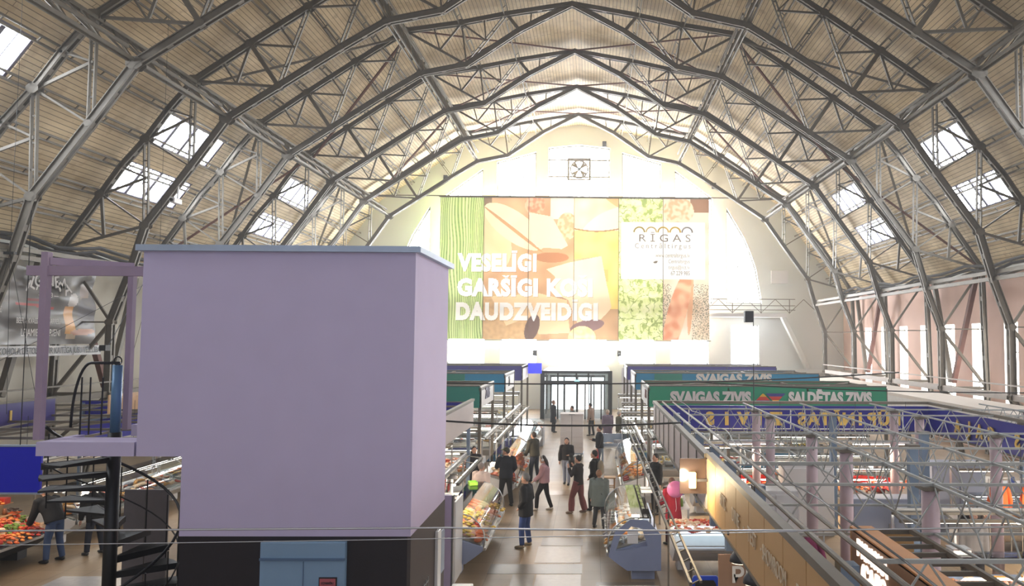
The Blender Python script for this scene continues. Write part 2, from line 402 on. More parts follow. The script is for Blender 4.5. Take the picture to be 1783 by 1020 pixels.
# ================================================================ STEEL FRAMES
L1, L2, L3, L4, L5, L6, L7 = (4.71, 17.21), (6.75, 16.78), (12.55, 13.03), (15.38, 9.04), (15.88, 7.26), (16.5, 5.5), (16.5, 2.9)
A0 = (0, 20.05); G1, B1 = (2.94, 19.55), (2.35, 18.82)
U1, U2, U3 = (4.96, 19.12), (7.45, 18.73), (13.81, 14.44)
M1, M2, M3 = (8.46, 15.73), (10.69, 14.26), (13.81, 11.22)
Ua, Ub = (9.65, 17.29), (11.77, 15.86)
Uc, Ud, Ue, Uf, U5 = (14.7, 13.35), (15.47, 12.24), (16.33, 11.22), (17.03, 10.17), (18.37, 8.19)
U7 = (18.5, 2.9); FOOT = (17.3, 0.0)
mid = lambda a, b, t=.5: (a[0]+(b[0]-a[0])*t, a[1]+(b[1]-a[1])*t)
N1 = mid(L1, U2, .44)
def chord(mb, pts, s, w=.3):
    for a, b in zip(pts, pts[1:]):
        p = Vector((s*a[0], 0, a[1])); q = Vector((s*b[0], 0, b[1])); d = (q-p).normalized()
        p2, q2 = p-d*.04, q+d*.04
        for e in (-1, 1):
            mb.beam(p2+Vector((0, e*.075, 0)), q2+Vector((0, e*.075, 0)), .025, w, up=(0, 1, 0) if 0 else (-d.z, 0, d.x))
            nrm = Vector((-d.z, 0, d.x))
            for g in (-1, 1): mb.beam(p2+Vector((0, e*.105, 0))+nrm*g*(w/2-.012), q2+Vector((0, e*.105, 0))+nrm*g*(w/2-.012), .07, .025, up=(-d.z, 0, d.x))
        n = max(2, int((q-p).length/1.1))
        for k in range(n+1):
            c = p+(q-p)*(k/n); mb.beam(c+Vector((0, -.085, 0)), c+Vector((0, .085, 0)), .2, w*.9, up=(-d.z, 0, d.x))
WEB = []
def W(a, b, w=.1, kind='s'): WEB.append((a, b, w, kind))
W(G1, B1, .16); W(mid(A0, G1, .62), mid(A0, B1, .8), .07)
W(G1, L1, .1, 'l'); W(mid(G1, U1, .5), mid(G1, L1, .52), .07); W(U1, mid(G1, L1, .52), .09)
W(U1, L1, .08); W(U1, N1, .1); W(U2, L1, .12); W(mid(U1, U2), N1, .07)
W(U2, M1, .1, 'l'); W(Ua, mid(U2, M1, .45), .09); W(Ua, M1, .1, 'l'); W(mid(U2, Ua), mid(U2, M1, .45), .06)
W(Ua, M2, .1, 'l'); W(mid(Ua, M2), Ub, .09); W(mid(Ua, Ub), mid(Ua, M2), .06); W(M2, Ub, .18); W(M2, U3, .11); W(Ub, mid(M2, U3), .1); W(mid(M2, U3), mid(Ub, U3), .07)
W(U3, M3, .13, 'l'); W(Uc, mid(U3, M3, .42), .07); W(Ud, mid(U3, M3, .42), .1); W(Ud, M3, .07)
W(Ud, L4, .13, 'l'); W(Ue, mid(Ud, L4, .45), .07); W(Uf, mid(Ud, L4, .45), .1); W(Uf, L4, .07)
W(L4, U5, .11); W(Uf, mid(L4, U5, .5), .12); W(mid(L4, U5, .5), mid(Uf, U5), .07)
W(L5, U5, .12); W(L6, U5, .11); W(L6, U7, .14); W(L7, U7, .14); W(L6, (18.45, 5.5), .06); W(L7, (18.5, 1.0), .12)
def web_mesh(a, b, w, kind, s):
    mb = MB(); p = (s*a[0], 0, a[1]); q = (s*b[0], 0, b[1])
    if kind == 'l':
        mb.beam(p, q, .035, w, up=(0, 1, 0), off=w*.6); mb.beam(p, q, .035, w, up=(0, 1, 0), off=-w*.6)
        P, Q = Vector(p), Vector(q); n = max(2, int((Q-P).length/.8))
        for k in range(1, n): c = P+(Q-P)*(k/n); mb.beam(c+Vector((-w*.6, 0, 0)), c+Vector((w*.6, 0, 0)), .05, .05)
    else: mb.beam(p, q, w*.85, w*.7, up=(0, 1, 0))
    return mb
fr0 = empty('roof_frame', (0, FY[0], 0), 0, 'x', 'roof frame', 'arched steel frames across the hall')
for s in (-1, 1):
    mb = MB(); chord(mb, [A0, B1, L1, L2, M1, M2, L3, M3, L4, L5, L6, L7, (16.9, 1.9), FOOT], s, .23); mb.build('lower_chord', STEEL, fr0)
    mb = MB(); chord(mb, [A0, G1, U1, U2, Ua, Ub, U3], s, .2); chord(mb, [U3, Uc, Ud, Ue, Uf, U5, U7, (18.5, 0)], s, .18); mb.build('upper_chord', STEEL, fr0)
    g = MB()
    for c, r in ((U1, .3), (U2, .32), (Ua, .3), (Ub, .3), (U3, .42), (Ud, .32), (Uf, .3), (U5, .35), (L2, .3), (L3, .42), (M1, .22), (M2, .26), (M3, .22), (L4, .3), (L1, .24), (G1, .22), (L6, .26), (L7, .26)):
        k = 8; r *= .62; poly = [(s*(c[0])+r*math.cos(2*PI*i/k+.39), c[1]+r*.8*math.sin(2*PI*i/k+.39)) for i in range(k)]
        g.prism(poly, -.14, -.12); g.prism(poly, .12, .14)
    g.build('gusset_plate', STEEL, fr0)
    for a, b, wd, kd in WEB: web_mesh(a, b, wd, kd, s).build('strut', STEEL, fr0)
frames = [fr0]+[copy_tree(fr0) for _ in FY[1:]]
names_ = ['nearest arched steel frame, only its crown region near the balcony', 'second arched grey steel frame from the balcony, its left knee at the upper left corner',
          'third arched frame from the balcony, crown just above the picture edge', 'arched steel frame whose pointed crown touches the top edge of the picture',
          'arched steel frame one bay behind the top-edge one, in front of bright roof', 'second last arched steel frame before the arched gable window', 'farthest arched steel frame, closest to the gable wall with the food banner']
for o, y, nme in zip(frames, FY, names_): o.location = (0, y, 0); o['label'] = nme

# ---- longitudinal members
def pair_along(name, x, z, s, label, y0=YF, y1=YB-.05, w=.04, gap=.13, m=STEEL):
    mb = MB(); 
    for e in (-1, 1):
        mb.beam((s*x+e*gap*.6*s, y0, z-e*gap*.6), (s*x+e*gap*.6*s, y1, z-e*gap*.6), w, .07)
    n = int((y1-y0)/1.47)
    for k in range(n): 
        y = y0+.5+k*1.47; mb.beam((s*x-gap*.6*s, y, z+gap*.6), (s*x+gap*.6*s, y, z-gap*.6), .05, .03)
    return tag(mb.build(name, m), label, 'purlin', f'twin roof purlins on the {"left" if s < 0 else "right"} half of the roof')
def outp(p, q, t): return mid(p, q, t)
off = .17
for s, sn in ((-1, 'left'), (1, 'right')):
    for i, (c, nm) in enumerate(((G1, 'first'), (U1, 'second'), (mid(U2, Ua), 'third'), (Ua, 'fourth'), (mid(Ua, Ub), 'fifth'), (Ub, 'sixth'), (mid(Ub, U3), 'seventh'), (Uc, 'eighth'), (Ud, 'ninth'), (Ue, 'tenth'), (Uf, 'eleventh'), (mid(Uf, U5), 'twelfth'))):
        nx, nz = (.57, .82) if i > 1 else (.2, .98)
        if i > 6: nx, nz = .82, .57
        pair_along('purlin', c[0]+nx*(.1 if i < 2 else .16), c[1]+nz*(.02 if i < 2 else .16), s, f'{nm} twin steel purlin down from the ridge on the {sn} roof slope')
    # knee trusses
    for (lo, up, w_, nm) in ((L2, U2, .08, 'upper'), (L3, U3, .1, 'lower')):
        mb = MB(); d = Vector((up[0]-lo[0], 0, up[1]-lo[1]))
        P = lambda t, y: Vector((s*(lo[0]+d.x*t), y, lo[1]+d.z*t))
        for t in (0.06, .94): 
            for e in (-1, 1): mb.beam(P(t, FY[0])+Vector((e*.09, 0, 0)), P(t, FY[-1])+Vector((e*.09, 0, 0)), .05, w_)
        for a, b in zip(FY, FY[1:]):
            n = 4
            for k in range(n):
                y0 = a+(b-a)*k/n; y1 = a+(b-a)*(k+1)/n; ym = (y0+y1)/2
                mb.beam(P(.06, y0), P(.94, ym), .06); mb.beam(P(.94, ym), P(.06, y1), .06)
                if k: mb.beam(P(.06, y0), P(.94, y0), .05)
        # tie sheets hanging under it
        for a, b in zip(FY, FY[1:]): mb.beam(P(.3, a+.3)+Vector((-s*.3, 0, 0)), P(.3, b-.3)+Vector((-s*.3, 0, 0)), .05, .1)
        tag(mb.build('knee_truss', STEEL), f'{nm} lattice girder running lengthwise along the {sn} knees of the arched frames', 'lattice girder')
    # eaves walkway
    mb = MB()
    for x, z in ((15.9, 7.3), (17.3, 7.5), (15.95, 7.55)): mb.beam((s*x, FY[0]-20, z), (s*x, FY[-1], z), .08, .14)
    y = FY[0]-20
    while y < FY[-1]: mb.beam((s*15.9, y, 7.3), (s*17.3, y, 7.45), .06, .06); y += .42
    tag(mb.build('eaves_walkway', STEEL), f'narrow grated steel maintenance walkway along the {sn} eaves', 'walkway')
    mb = MB(); y = FY[0]-20; pts = []
    while y < FY[-1]: pts.append((s*17.8, y, 7.75+.12*math.sin(y*1.3)+.1*random.random())); y += 1.2
    for k in range(3): mb.tube([(p[0]-s*.2*k, p[1], p[2]+.15*k+.1*random.random()) for p in pts], .07, 6)
    tag(mb.build('cable_bundle', mat('dark_cables', (44, 40, 38), .7)), f'dark sagging cable bundle lying along the {sn} eaves', 'cables')
    # V bracing, longitudinal strut at the bottom
    for (a, b) in ((1, 2), (3, 4), (5, 6)) if s > 0 else ((1, 2), (2, 3), (3, 4), (5, 6)):
        ya, yb = FY[a]+.3, FY[b]-1.1; ym = (FY[a]+FY[b])/2
        for nm, y0, m in (('near', ya, STEELR), ('far', yb, STEEL)):
            tag(MB().beam((s*18.3, y0, 8.0), (s*18.3, ym+(-.15 if nm == 'near' else .15), 3.0), .2, .2, up=(1, 0, 0)).build('wall_brace', m), f'{nm} {"rusty red" if m is STEELR else "grey"} leg of V brace on the {sn} wall, {["", "nearest", "second", "third", "fourth", "farthest"][a]} bay', 'brace')
    mb = MB(); mb.beam((s*16.5, 10, 2.9), (s*16.5, FY[-1], 2.9), .14, .22); mb.beam((s*18.4, 10, 2.75), (s*18.4, FY[-1], 2.75), .12, .12); mb.beam((s*16.4, 10, 3.35), (s*16.4, FY[-1], 3.35), .05, .05)
    tag(mb.build('wall_strut', STEEL if s < 0 else mat('pale_steel', (178, 170, 164), .6)), f'horizontal strut tying the frame feet along the {sn} wall', 'strut')
# diagonal wind-bracing rods under the roof
rods = [((7.4, 18.5), FY[3], (13.5, 14.3), FY[2]), ((7.4, 18.5), FY[3], (13.5, 14.3), FY[4]), ((13.9, 14.1), FY[3], (18.1, 8.4), FY[4]), ((13.9, 14.1), FY[4], (18.1, 8.4), FY[3]), ((13.9, 14.1), FY[5], (18.1, 8.4), FY[6]), ((7.4, 18.5), FY[5], (13.5, 14.3), FY[6])]
for s, sn in ((-1, 'left'), (1, 'right')):
    for i, (p, y0, q, y1) in enumerate(rods):
        tag(MB().beam((s*p[0], y0, p[1]), (s*q[0], y1, q[1]), .09, .09).build('wind_brace', [STEEL, STEELR][i % 2 == 1]), f'{"rusty brown" if i % 2 else "dark grey"} diagonal wind brace under the {sn} roof slope', 'brace', f'diagonal {"rusty" if i % 2 else "grey"} wind braces under the {sn} roof slope')
for i in range(3, 6):
    for e in (0, 1):
        a, b = (FY[i], FY[i+1]) if e else (FY[i+1], FY[i])
        tag(MB().beam((-7.2, a, 18.75), (0, b, 20.1), .07, .07).build('ridge_brace', STEELR), 'thin rusty cross brace below the ridge boards', 'brace', 'thin rusty braces crossing below the ridge')
        tag(MB().beam((7.2, a, 18.75), (0, b, 20.1), .07, .07).build('ridge_brace', STEELR), 'thin rusty cross brace below the ridge boards', 'brace', 'thin rusty braces crossing below the ridge')
# ---- gable gallery
g = MB(); g.box((-14.6, 55.2, 6.55), (14.6, 56.45, 6.8)); ga = g.build('gable_gallery', WHITE); tag(ga, 'long white gallery slab under the arched window of the gable wall', 'gallery')
mb = MB()
for z in (7.05, 7.35, 7.8): mb.beam((-15.2, 55.2, z), (15.2, 55.2, z), .05, .05)
k = -15.2
while k < 15.2: mb.beam((k, 55.2, 6.8), (k, 55.2, 7.8), .05); mb.beam((k, 55.2, 6.85), (k+1.0, 55.2, 7.8), .04); mb.beam((k+2, 55.2, 6.85), (k+1.0, 55.2, 7.8), .04); k += 2
mb.build('railing', STEEL, ga)
for s in (-1, 1):
    tag(MB().beam((s*14.4, 55.6, 6.6), (s*16.3, 56.2, 3.0), .25, .3).build('gallery_bracket', WHITEW), f'sloping pale bracket under the {"left" if s < 0 else "right"} end of the gable gallery', 'bracket')
    struct(MB().box((s*14.3, 56.2, 2.6), (s*18.9, 56.5, 2.9)).build(f'trim_{4+s}', WHITEW))
# fan in the centre window
fa = empty('extractor_fan', (0, 56.3, 17.1), 0, 'round extractor fan mounted in the central gable window', 'fan')
mb = MB(); 
mb.box((-.85, -.1, -.75), (-.7, .15, .75)); mb.box((.7, -.1, -.75), (.85, .15, .75)); mb.box((-.85, -.1, .7), (.85, .15, .8)); mb.box((-.85, -.1, -.8), (.85, .15, -.7)); mb.build('housing', STEEL, fa)
MB().tube([(.62*math.cos(a*PI/12), 0, .62*math.sin(a*PI/12)) for a in range(25)], .06, 6).build('ring', STEEL, fa)
for k in range(4):
    a = PI/4+k*PI/2; c, s_ = math.cos(a), math.sin(a)
    MB().prism([(0, 0), (.55*c-.2*s_, .55*s_+.2*c), (.55*c+.2*s_, .55*s_-.2*c)], -.03, .03).build('blade', STEEL, fa)
MB().ball((0, -.08, 0), .14).build('hub', DGREY, fa)
for z in (16.65, 17.85): tag(MB().beam((-2.2, 56.3, z-.1), (2.2, 56.3, z-.1), .12, .1).build('fan_rail', STEEL), f'{"lower" if z < 17 else "upper"} grey rail across the central gable window beside the fan', 'rail')
# small speakers on the gable wall and the wires
for (x, z, nm) in ((1.8, 18.95, 'above the central window'), (-9.55, 16.4, 'at the upper left of the arch'), (9.7, 16.0, 'at the upper right of the arch'), (-3.05, 3.95, 'left of the entrance'), (2.95, 3.95, 'right of the entrance')):
    tag(MB().box((x-.14, 56.2, z-.2), (x+.14, 56.5, z+.2)).build('wall_speaker', BLACK, bevel=.02), f'small black speaker on the gable wall {nm}', 'speaker')
for (x, z) in ((14.4, 9.4),):
    tag(MB().box((13.8, 56.3, 9.0), (15.0, 56.49, 9.9)).build('fuse_box', WHITE, bevel=.02), 'white electrical box on the gable wall right of the arch', 'electrical box')
print('A', len(bpy.data.objects))

# ================================================================ PRINTED BANNERS
def nz(x, y, s=1.0, o=0): return noise.noise(Vector((x*s+o, y*s-o, o*.7)))
def mixc(a, b, t):
    t = max(0, min(1, t)); return tuple(a[i]+(b[i]-a[i])*t for i in range(3))
def inell(u, v, cx, cy, rx, ry, a=0):
    c, s = math.cos(a), math.sin(a); du, dv = u-cx, v-cy
    x, y = du*c+dv*s, -du*s+dv*c; return (x/rx)**2+(y/ry)**2
def inpoly(u, v, P):
    r = False; j = len(P)-1
    for i in range(len(P)):
        if (P[i][1] > v) != (P[j][1] > v) and u < (P[j][0]-P[i][0])*(v-P[i][1])/(P[j][1]-P[i][1])+P[i][0]: r = not r
        j = i
    return r
def food_print(px, py):
    # px, py: banner picture coordinates (0..314 wide, 0..166 high from the top), food photograph print
    n1 = nz(px, py, .06, 3); n2 = nz(px, py, .25, 9)
    if px < 51:      # chives
        s_ = px+3*math.sin(py*.018+px*.12)+3*nz(px*.4, py, .02, 5)
        st = .5+.5*math.sin(s_*2.3); t = .5+.5*math.sin(s_*.47+1)
        c = mixc((120, 160, 60), (226, 238, 160), st*.75+.25*t)
        return mixc(c, (70, 100, 40), .6 if st < .1 else 0)
    if px < 208 and px < 156 or (px >= 156 and px < 208 and (inpoly(px, py, [(156, 72), (188, 68), (200, 128), (190, 142), (156, 148)]) or py > 130)):
        c = mixc((184, 134, 90), (208, 162, 112), .5+n1)                        # board and shadows
        if px < 60 and py < 18: c = (120, 92, 66)
        if py > 112 and px < 118: c = mixc((196, 150, 96), (214, 170, 112), .5+n2)
        if inell(px, py, 58, 52, 24, 36, -.3) < 1: c = mixc((235, 196, 140), (240, 206, 156), .5+n1)
        if inell(px, py, 86, 34, 42, 17, .62) < 1: c = mixc((246, 216, 168), (242, 218, 178), .5+n1)
        if inell(px, py, 86, 38, 44, 2.0, .66) < 1: c = (186, 130, 80)
        if inell(px, py, 110, 8, 12, 12) < 1: c = mixc((214, 120, 80), (236, 170, 130), .5+2*n2)
        if 128 < px < 156 and py < 25: c = mixc((240, 214, 186), (246, 226, 200), .5+n1)
        if inell(px, py, 148, 33, 12, 16) < 1: c = mixc((232, 150, 100), (246, 196, 150), .5+2*n2)
        if inpoly(px, py, [(103, 17), (130, 22), (149, 56), (142, 60), (113, 58), (106, 50)]): c = mixc((244, 214, 180), (242, 214, 178), .5+n1)
        if 106 < px < 150 and py > 60 and py < 84 and inell(px, py, 130, 70, 20, 6) < 1: c = (168, 104, 62)
        if inpoly(px, py, [(124, 84), (150, 76), (188, 68), (194, 100), (201, 128), (188, 142), (160, 146), (150, 120), (135, 112), (134, 92)]): c = mixc((240, 212, 170), (244, 222, 184), .5+n1)
        if inpoly(px, py, [(60, 116), (116, 112), (148, 120), (152, 158), (116, 160), (104, 140), (78, 150)]): c = mixc((240, 200, 148), (246, 212, 160), .5+n1)
        if inell(px, py, 108, 152, 8, 16, .3) < 1: c = (92, 60, 50)
        if inell(px, py, 172, 150, 20, 7, -.2) < 1: c = (120, 84, 84)
        if inell(px, py, 166, 164, 16, 14) < 1: c = mixc((250, 214, 130), (252, 232, 180), .5+n2)
        return c
    if px < 208:     # jar of honey and oil
        c = mixc((252, 226, 120), (250, 206, 96), .5+1.4*n1)
        if py < 38: c = mixc((252, 226, 150), (252, 240, 190), .5+n1)
        if inell(px, py, 200, 34, 40, 20, -.45) < 1 and py < 38: c = (250, 236, 200)
        if inell(px, py, 208, 4, 20, 6, .5) < 1: c = (214, 166, 100)
        if abs(py-(36+3*math.sin((px-156)/52*PI))) < .8: c = (150, 100, 60)
        if 178 < px and 72 < py and int(py/14) % 2 == 0 and px < 196: c = (232, 180, 92)
        return c
    if px < 260:     # lettuce
        f = nz(px, py, .16, 2)+.6*nz(px, py, .4, 8); g = abs(nz(px, py, .12, 14))
        c = mixc((214, 230, 130), (240, 246, 190), .5+f)
        if g < .035 or f < -.38: c = mixc((132, 156, 60), (160, 180, 80), .5+n2)
        return c
    c = mixc((244, 226, 202), (226, 196, 160), .5+n1)      # salmon and seeds
    if py < 28:
        c = mixc((238, 170, 120), (246, 210, 176), .5+2*n2) if inell(px, py, 278, 14, 18, 16) < 1 else ((140, 96, 66) if px > 292 and py < 16 else (240, 214, 190))
        return c
    if inell(px, py, 276, 135, 11, 52, .26) < 1: c = mixc((224, 130, 84), (246, 186, 140), .5+2*nz(px, py, .1, 6))
    elif inell(px, py, 292, 120, 3, 40, .05) < 1: c = (224, 160, 110)
    elif (px > 294 or px < 270) and nz(px, py, .8, 4) > .12 and py > 100: c = (130, 120, 90)
    return c
bn = empty('food_banner', (0, 55.0, 0), 0, 'huge food photograph banner with white Latvian words hung before the gable windows', 'banner')
pm = attr_mat('banner_print', .04)
GX, GY = 540, 240; MASK = bytearray(GX*GY)
def mask_text(txt, x0, x1, y0, y1, off=.05):
    m_ = bpy.data.materials.get('skin_tmp') or mat('skin_tmp', (255, 255, 255)); t = text_mesh(txt, 1.0, m_, off=off, ext=0, sp=1.12)
    vs = [v.co for v in t.data.vertices]; ax, bx = min(v.x for v in vs), max(v.x for v in vs); caps = [v.y for v in vs]
    ref = text_mesh('HI', 1.0, m_, off=off, ext=0); ay, by = min(v.co.y for v in ref.data.vertices), max(v.co.y for v in ref.data.vertices); bpy.data.objects.remove(ref)
    P = [((x0+(v.x-ax)/(bx-ax)*(x1-x0))/314*GX, (y1-(v.y-ay)/(by-ay)*(y1-y0))/166*GY) for v in vs]
    t.data.calc_loop_triangles()
    for tri in t.data.loop_triangles:
        a, b, c = [P[i] for i in tri.vertices]; d = (b[1]-c[1])*(a[0]-c[0])+(c[0]-b[0])*(a[1]-c[1])
        if abs(d) < 1e-9: continue
        for j in range(max(0, int(min(a[1], b[1], c[1]))), min(GY-1, int(max(a[1], b[1], c[1])))+1):
            for i in range(max(0, int(min(a[0], b[0], c[0]))), min(GX-1, int(max(a[0], b[0], c[0])))+1):
                x, y = i+.5, j+.5; l1 = ((b[1]-c[1])*(x-c[0])+(c[0]-b[0])*(y-c[1]))/d; l2 = ((c[1]-a[1])*(x-c[0])+(a[0]-c[0])*(y-c[1]))/d
                if l1 >= -.01 and l2 >= -.01 and l1+l2 <= 1.01: MASK[j*GX+i] = 1
    bpy.data.objects.remove(t)
def mask_line(txt, x0, x1, y0, y1, off=.06):
    base = txt.replace('Ī', 'I').replace('Š', 'S'); mask_text(base, x0, x1, y0, y1, off)
    def wd(b): 
        t = text_mesh(b, 1.0, WHITET, off=off, ext=0, sp=1.12, align='LEFT'); xs = [v.co.x for v in t.data.vertices]; bpy.data.objects.remove(t); return min(xs), max(xs)
    a0, b0 = wd(base); H_ = y1-y0
    for i, ch in enumerate(txt):
        if ch in 'ĪŠ':
            g1 = wd(base[:i+1])[1]; g0 = g1-(.2 if ch == 'Ī' else .5); u0, u1 = [x0+(g-a0)/(b0-a0)*(x1-x0) for g in (g0, g1)]
            if ch == 'Ī': u0 -= 1; u1 += 1
            for j in range(GY):
                py = (j+.5)/GY*166; k = (y0-1.2-py)/(.13*H_)
                if 0 <= k <= 1:
                    for i2 in range(GX):
                        px = (i2+.5)/GX*314; m_ = (u0+u1)/2; hw = (u1-u0)/2
                        if ch == 'Ī' and u0 <= px <= u1: MASK[j*GX+i2] = 1
                        if ch == 'Š' and abs(abs(px-m_)-k*hw*.6) < hw*.3: MASK[j*GX+i2] = 1
mask_line('VESELĪGI', 21, 113, 66, 87); mask_line('GARŠĪGI KOŠI', 21, 178, 95, 116); mask_line('DAUDZVEIDĪGI', 20, 184, 123, 144)
def food_banner_print(px, py):
    i = min(GX-1, int(px/314*GX)); j = min(GY-1, int(py/166*GY))
    if MASK[j*GX+i]: return (255, 253, 248)
    if 211 < px < 309 and 28 < py < 95: return (250, 244, 236)
    c = food_print(px, py); s_ = max(0, MASK[max(0, j-1)*GX+i-1] if i else 0)
    return mixc(c, (90, 60, 40), .25) if s_ else mixc(c, (250, 240, 224), .16)
edges = [0, 51, 103, 156, 208, 260, 314]
BX0, BX1, BZ0, BZ1 = -9.62, 9.15, 4.9, 14.78
def print_mesh(name, fn, u0, u1, v0, v1, nu, nv, place, m, parent):
    vs = [place(u0+(u1-u0)*i/nu, v0+(v1-v0)*j/nv) for j in range(nv+1) for i in range(nu+1)]
    fs = [(j*(nu+1)+i, j*(nu+1)+i+1, (j+1)*(nu+1)+i+1, (j+1)*(nu+1)+i) for j in range(nv) for i in range(nu)]
    me = bpy.data.meshes.new(name); me.from_pydata(vs, [], fs); me.materials.append(m)
    ca = me.color_attributes.new('print', 'BYTE_COLOR', 'CORNER'); buf = []
    for j in range(nv):
        for i in range(nu):
            c = fn(u0+(u1-u0)*(i+.5)/nu, v0+(v1-v0)*(j+.5)/nv); q = (s2l(c[0]), s2l(c[1]), s2l(c[2]), 1); buf += list(q)*4
    ca.data.foreach_set('color', buf)
    o = bpy.data.objects.new(name, me); COL.objects.link(o); o.parent = parent
    return o
def place_b(px, py):
    x = BX0+(BX1-BX0)*px/314; z = BZ1-(BZ1-BZ0)*py/166
    return (x, -.03*math.sin(px*.3)*(py/166)-.02*math.sin(py*.1), z)
for a, b in zip(edges, edges[1:]):
    print_mesh('banner_panel', food_banner_print, a+.0, b-.0, 0, 166, 88, 240, place_b, pm, bn)
BW = lambda px: BX0+(BX1-BX0)*px/314
BH = lambda py: BZ1-(BZ1-BZ0)*py/166
def tmat(name, c, t=.2):
    m = mat(name, c, .7, var=.01); nt = m.node_tree; b = nt.nodes['Principled BSDF']; out = nt.nodes['Material Output']; tr = nt.nodes.new('ShaderNodeBsdfTranslucent'); tr.inputs[0].default_value = rgb(*c)
    mx = nt.nodes.new('ShaderNodeMixShader'); mx.inputs[0].default_value = t; nt.links.new(b.outputs[0], mx.inputs[1]); nt.links.new(tr.outputs[0], mx.inputs[2]); nt.links.new(mx.outputs[0], out.inputs[0]); return m
GT = mat('banner_grey_print', (168, 160, 148), .7)
def fit_text(txt, size, m, parent, x0, x1, y, z, name='printed_text', **k):
    t = text_mesh(txt, size, m, name, parent, (0, y, z), ext=.003, **k)
    xs = [v.co.x for v in t.data.vertices]; kk = (x1-x0)/(max(xs)-min(xs)); cx = (max(xs)+min(xs))/2
    t.data.transform(Matrix.Translation((-cx, 0, 0))); t.data.transform(Matrix.Diagonal((kk, 1, 1, 1))); t.location.x = (x0+x1)/2
    return t
fit_text('R Ī G A S', .75, GT, bn, BW(232), BW(292), -.09, BH(47))
fit_text('C e n t r ā l t i r g u s', .5, GT, bn, BW(227), BW(292), -.09, BH(56))
fit_text('www.centraltirgus.lv', .42, GT, bn, BW(251), BW(291), -.09, BH(67))
fit_text('Centraltirgus', .38, GT, bn, BW(266), BW(291), -.09, BH(74))
fit_text('tirgus@rct.lv', .38, GT, bn, BW(266), BW(291), -.09, BH(81))
fit_text('67 229 985', .42, mat('banner_dark_print', (120, 112, 104), .7), bn, BW(269), BW(291), -.09, BH(88))
for i, (cx, c) in enumerate(((232, (214, 196, 130)), (246, (240, 220, 170)), (260, (244, 214, 130)), (274, (238, 206, 110)), (288, (170, 170, 176)))):
    pts = [(BW(cx)+.36*math.cos(a*PI/10), -.1, BH(39)-.05+.36*math.sin(a*PI/10)) for a in range(11)]
    MB().tube(pts, .06, 5).build('logo_arch', mat(f'logo_arch_{i}', c, .7, var=.01), bn)
MB().prism([(BW(248), BH(75)), (BW(251), BH(73.3)), (BW(254), BH(73.5)), (BW(252.5), BH(76)), (BW(250), BH(76.4))], -.1, -.09).build('bird_mark', GT, bn)
for e_ in edges[1:-1]: MB().beam((BW(e_), -.03, BZ0), (BW(e_), -.03, BZ1), .035, .02).build('panel_seam', mat('seam', (120, 100, 80), .7), bn)
mb = MB(); mb.beam((BX0-.1, 0, BZ1+.05), (BX1+.1, 0, BZ1+.05), .08, .1); mb.beam((BX0-.1, 0, BZ0-.04), (BX1+.1, 0, BZ0-.04), .05, .06); mb.build('hanging_rail', STEEL, bn)
mb = MB(); mb.beam((-14.8, 55.1, BZ1+.12), (14.8, 55.1, BZ1+.12), .06, .08)
tag(mb.build('banner_beam', STEEL), 'thin grey beam spanning the gable just above the food banner', 'beam')

# beer banner on the left wall (wrinkled)
def beer_print(u, v):
    n = nz(u, v, 3, 2); c = mixc((92, 88, 86), (120, 114, 110), .5+n)
    if u < .13 and inell(u, v, .03, .38, .1, .3) < 1: c = mixc((206, 150, 40), (226, 180, 90), .5+n)
    if inell(u, v, .1, .15, .12, .1) < 1 and u < .13: c = (70, 66, 64)
    if inell(u, v, .78, .42, .05, .1) < 1: c = (196, 188, 182)
    if abs(u-.76) < .045 and .5 < v < .86: c = mixc((206, 140, 70), (226, 170, 100), .5+n)
    if abs(u-.76) < .04 and v >= .86 and v < .93: c = (196, 176, 150)
    if inell(u, v, .9, .3, .055, .13) < 1: c = mixc((170, 150, 142), (130, 112, 106), .5+n)
    if inell(u, v, .92, .6, .08, .3) < 1 and v > .38: c = mixc((96, 92, 98), (110, 106, 110), .5+n)
    if inell(u, v, .87, .84, .12, .04, -.1) < 1: c = (190, 140, 118)
    if .37 < u < .5 and abs(v-.43) < .02: c = (150, 70, 64)
    if abs(v-.54+.04*math.sin(u*5)) < .018 and .28 < u < .6: c = (176, 70, 66)
    return c
bb = empty('beer_banner', (-17.5, 27.0, 0), R(90), 'wrinkled grey beer advertising banner with a bottle hanging on the left wall', 'banner')
YW = 5.5
def place_beer(u, v):
    sag = .25*math.sin(u*PI)*(1-v)
    return ((u-.5)*YW, -.05*math.sin(u*9+v*7)-.04*math.sin(v*15-u*6)-.05*nz(u, v, 6, 1), 7.45-v*2.75-sag*(1-v))
print_mesh('banner_sheet', beer_print, 0, 1, 0, 1, 90, 60, place_beer, attr_mat('beer_print', .1, .35), bb)
bl = mat('beer_white_print', (214, 210, 206), .6, var=.02)
def beer_text(t_, size, u, v, w, off=.0):
    o = fit_text(t_, size, bl, bb, (u-w/2-.5)*YW, (u+w/2-.5)*YW, -.2, 7.45-v*2.75); return o
for ch, u, v, a in (('I', .31, .31, .45), ('L', .35, .27, .35), ('Ģ', .395, .24, .22), ('U', .44, .225, .1), ('C', .485, .215, 0), ('I', .52, .22, -.1), ('E', .56, .235, -.2), ('M', .61, .265, -.3), ('A', .66, .31, -.45)):
    text_mesh(ch, .55, bl, 'brand_letter', bb, ((u-.5)*YW, -.2, 7.45-v*2.75), (R(90), a, 0), off=.01)
beer_text('— 1863 —', .24, .49, .40, .18)
beer_text('BEER & KVASS FROM BARRELS', .26, .42, .72, .38)
beer_text('LEJAMIE DZĒRIENI', .34, .44, .86, .34)
beer_text('DABAS PASS', .3, .06, .6, .1)
o = MB().box((-.5*YW, -.3, 4.32), (.5*YW, -.26, 4.66)).build('warning_strip', mat('banner_strip', (206, 206, 206), .6), bb)
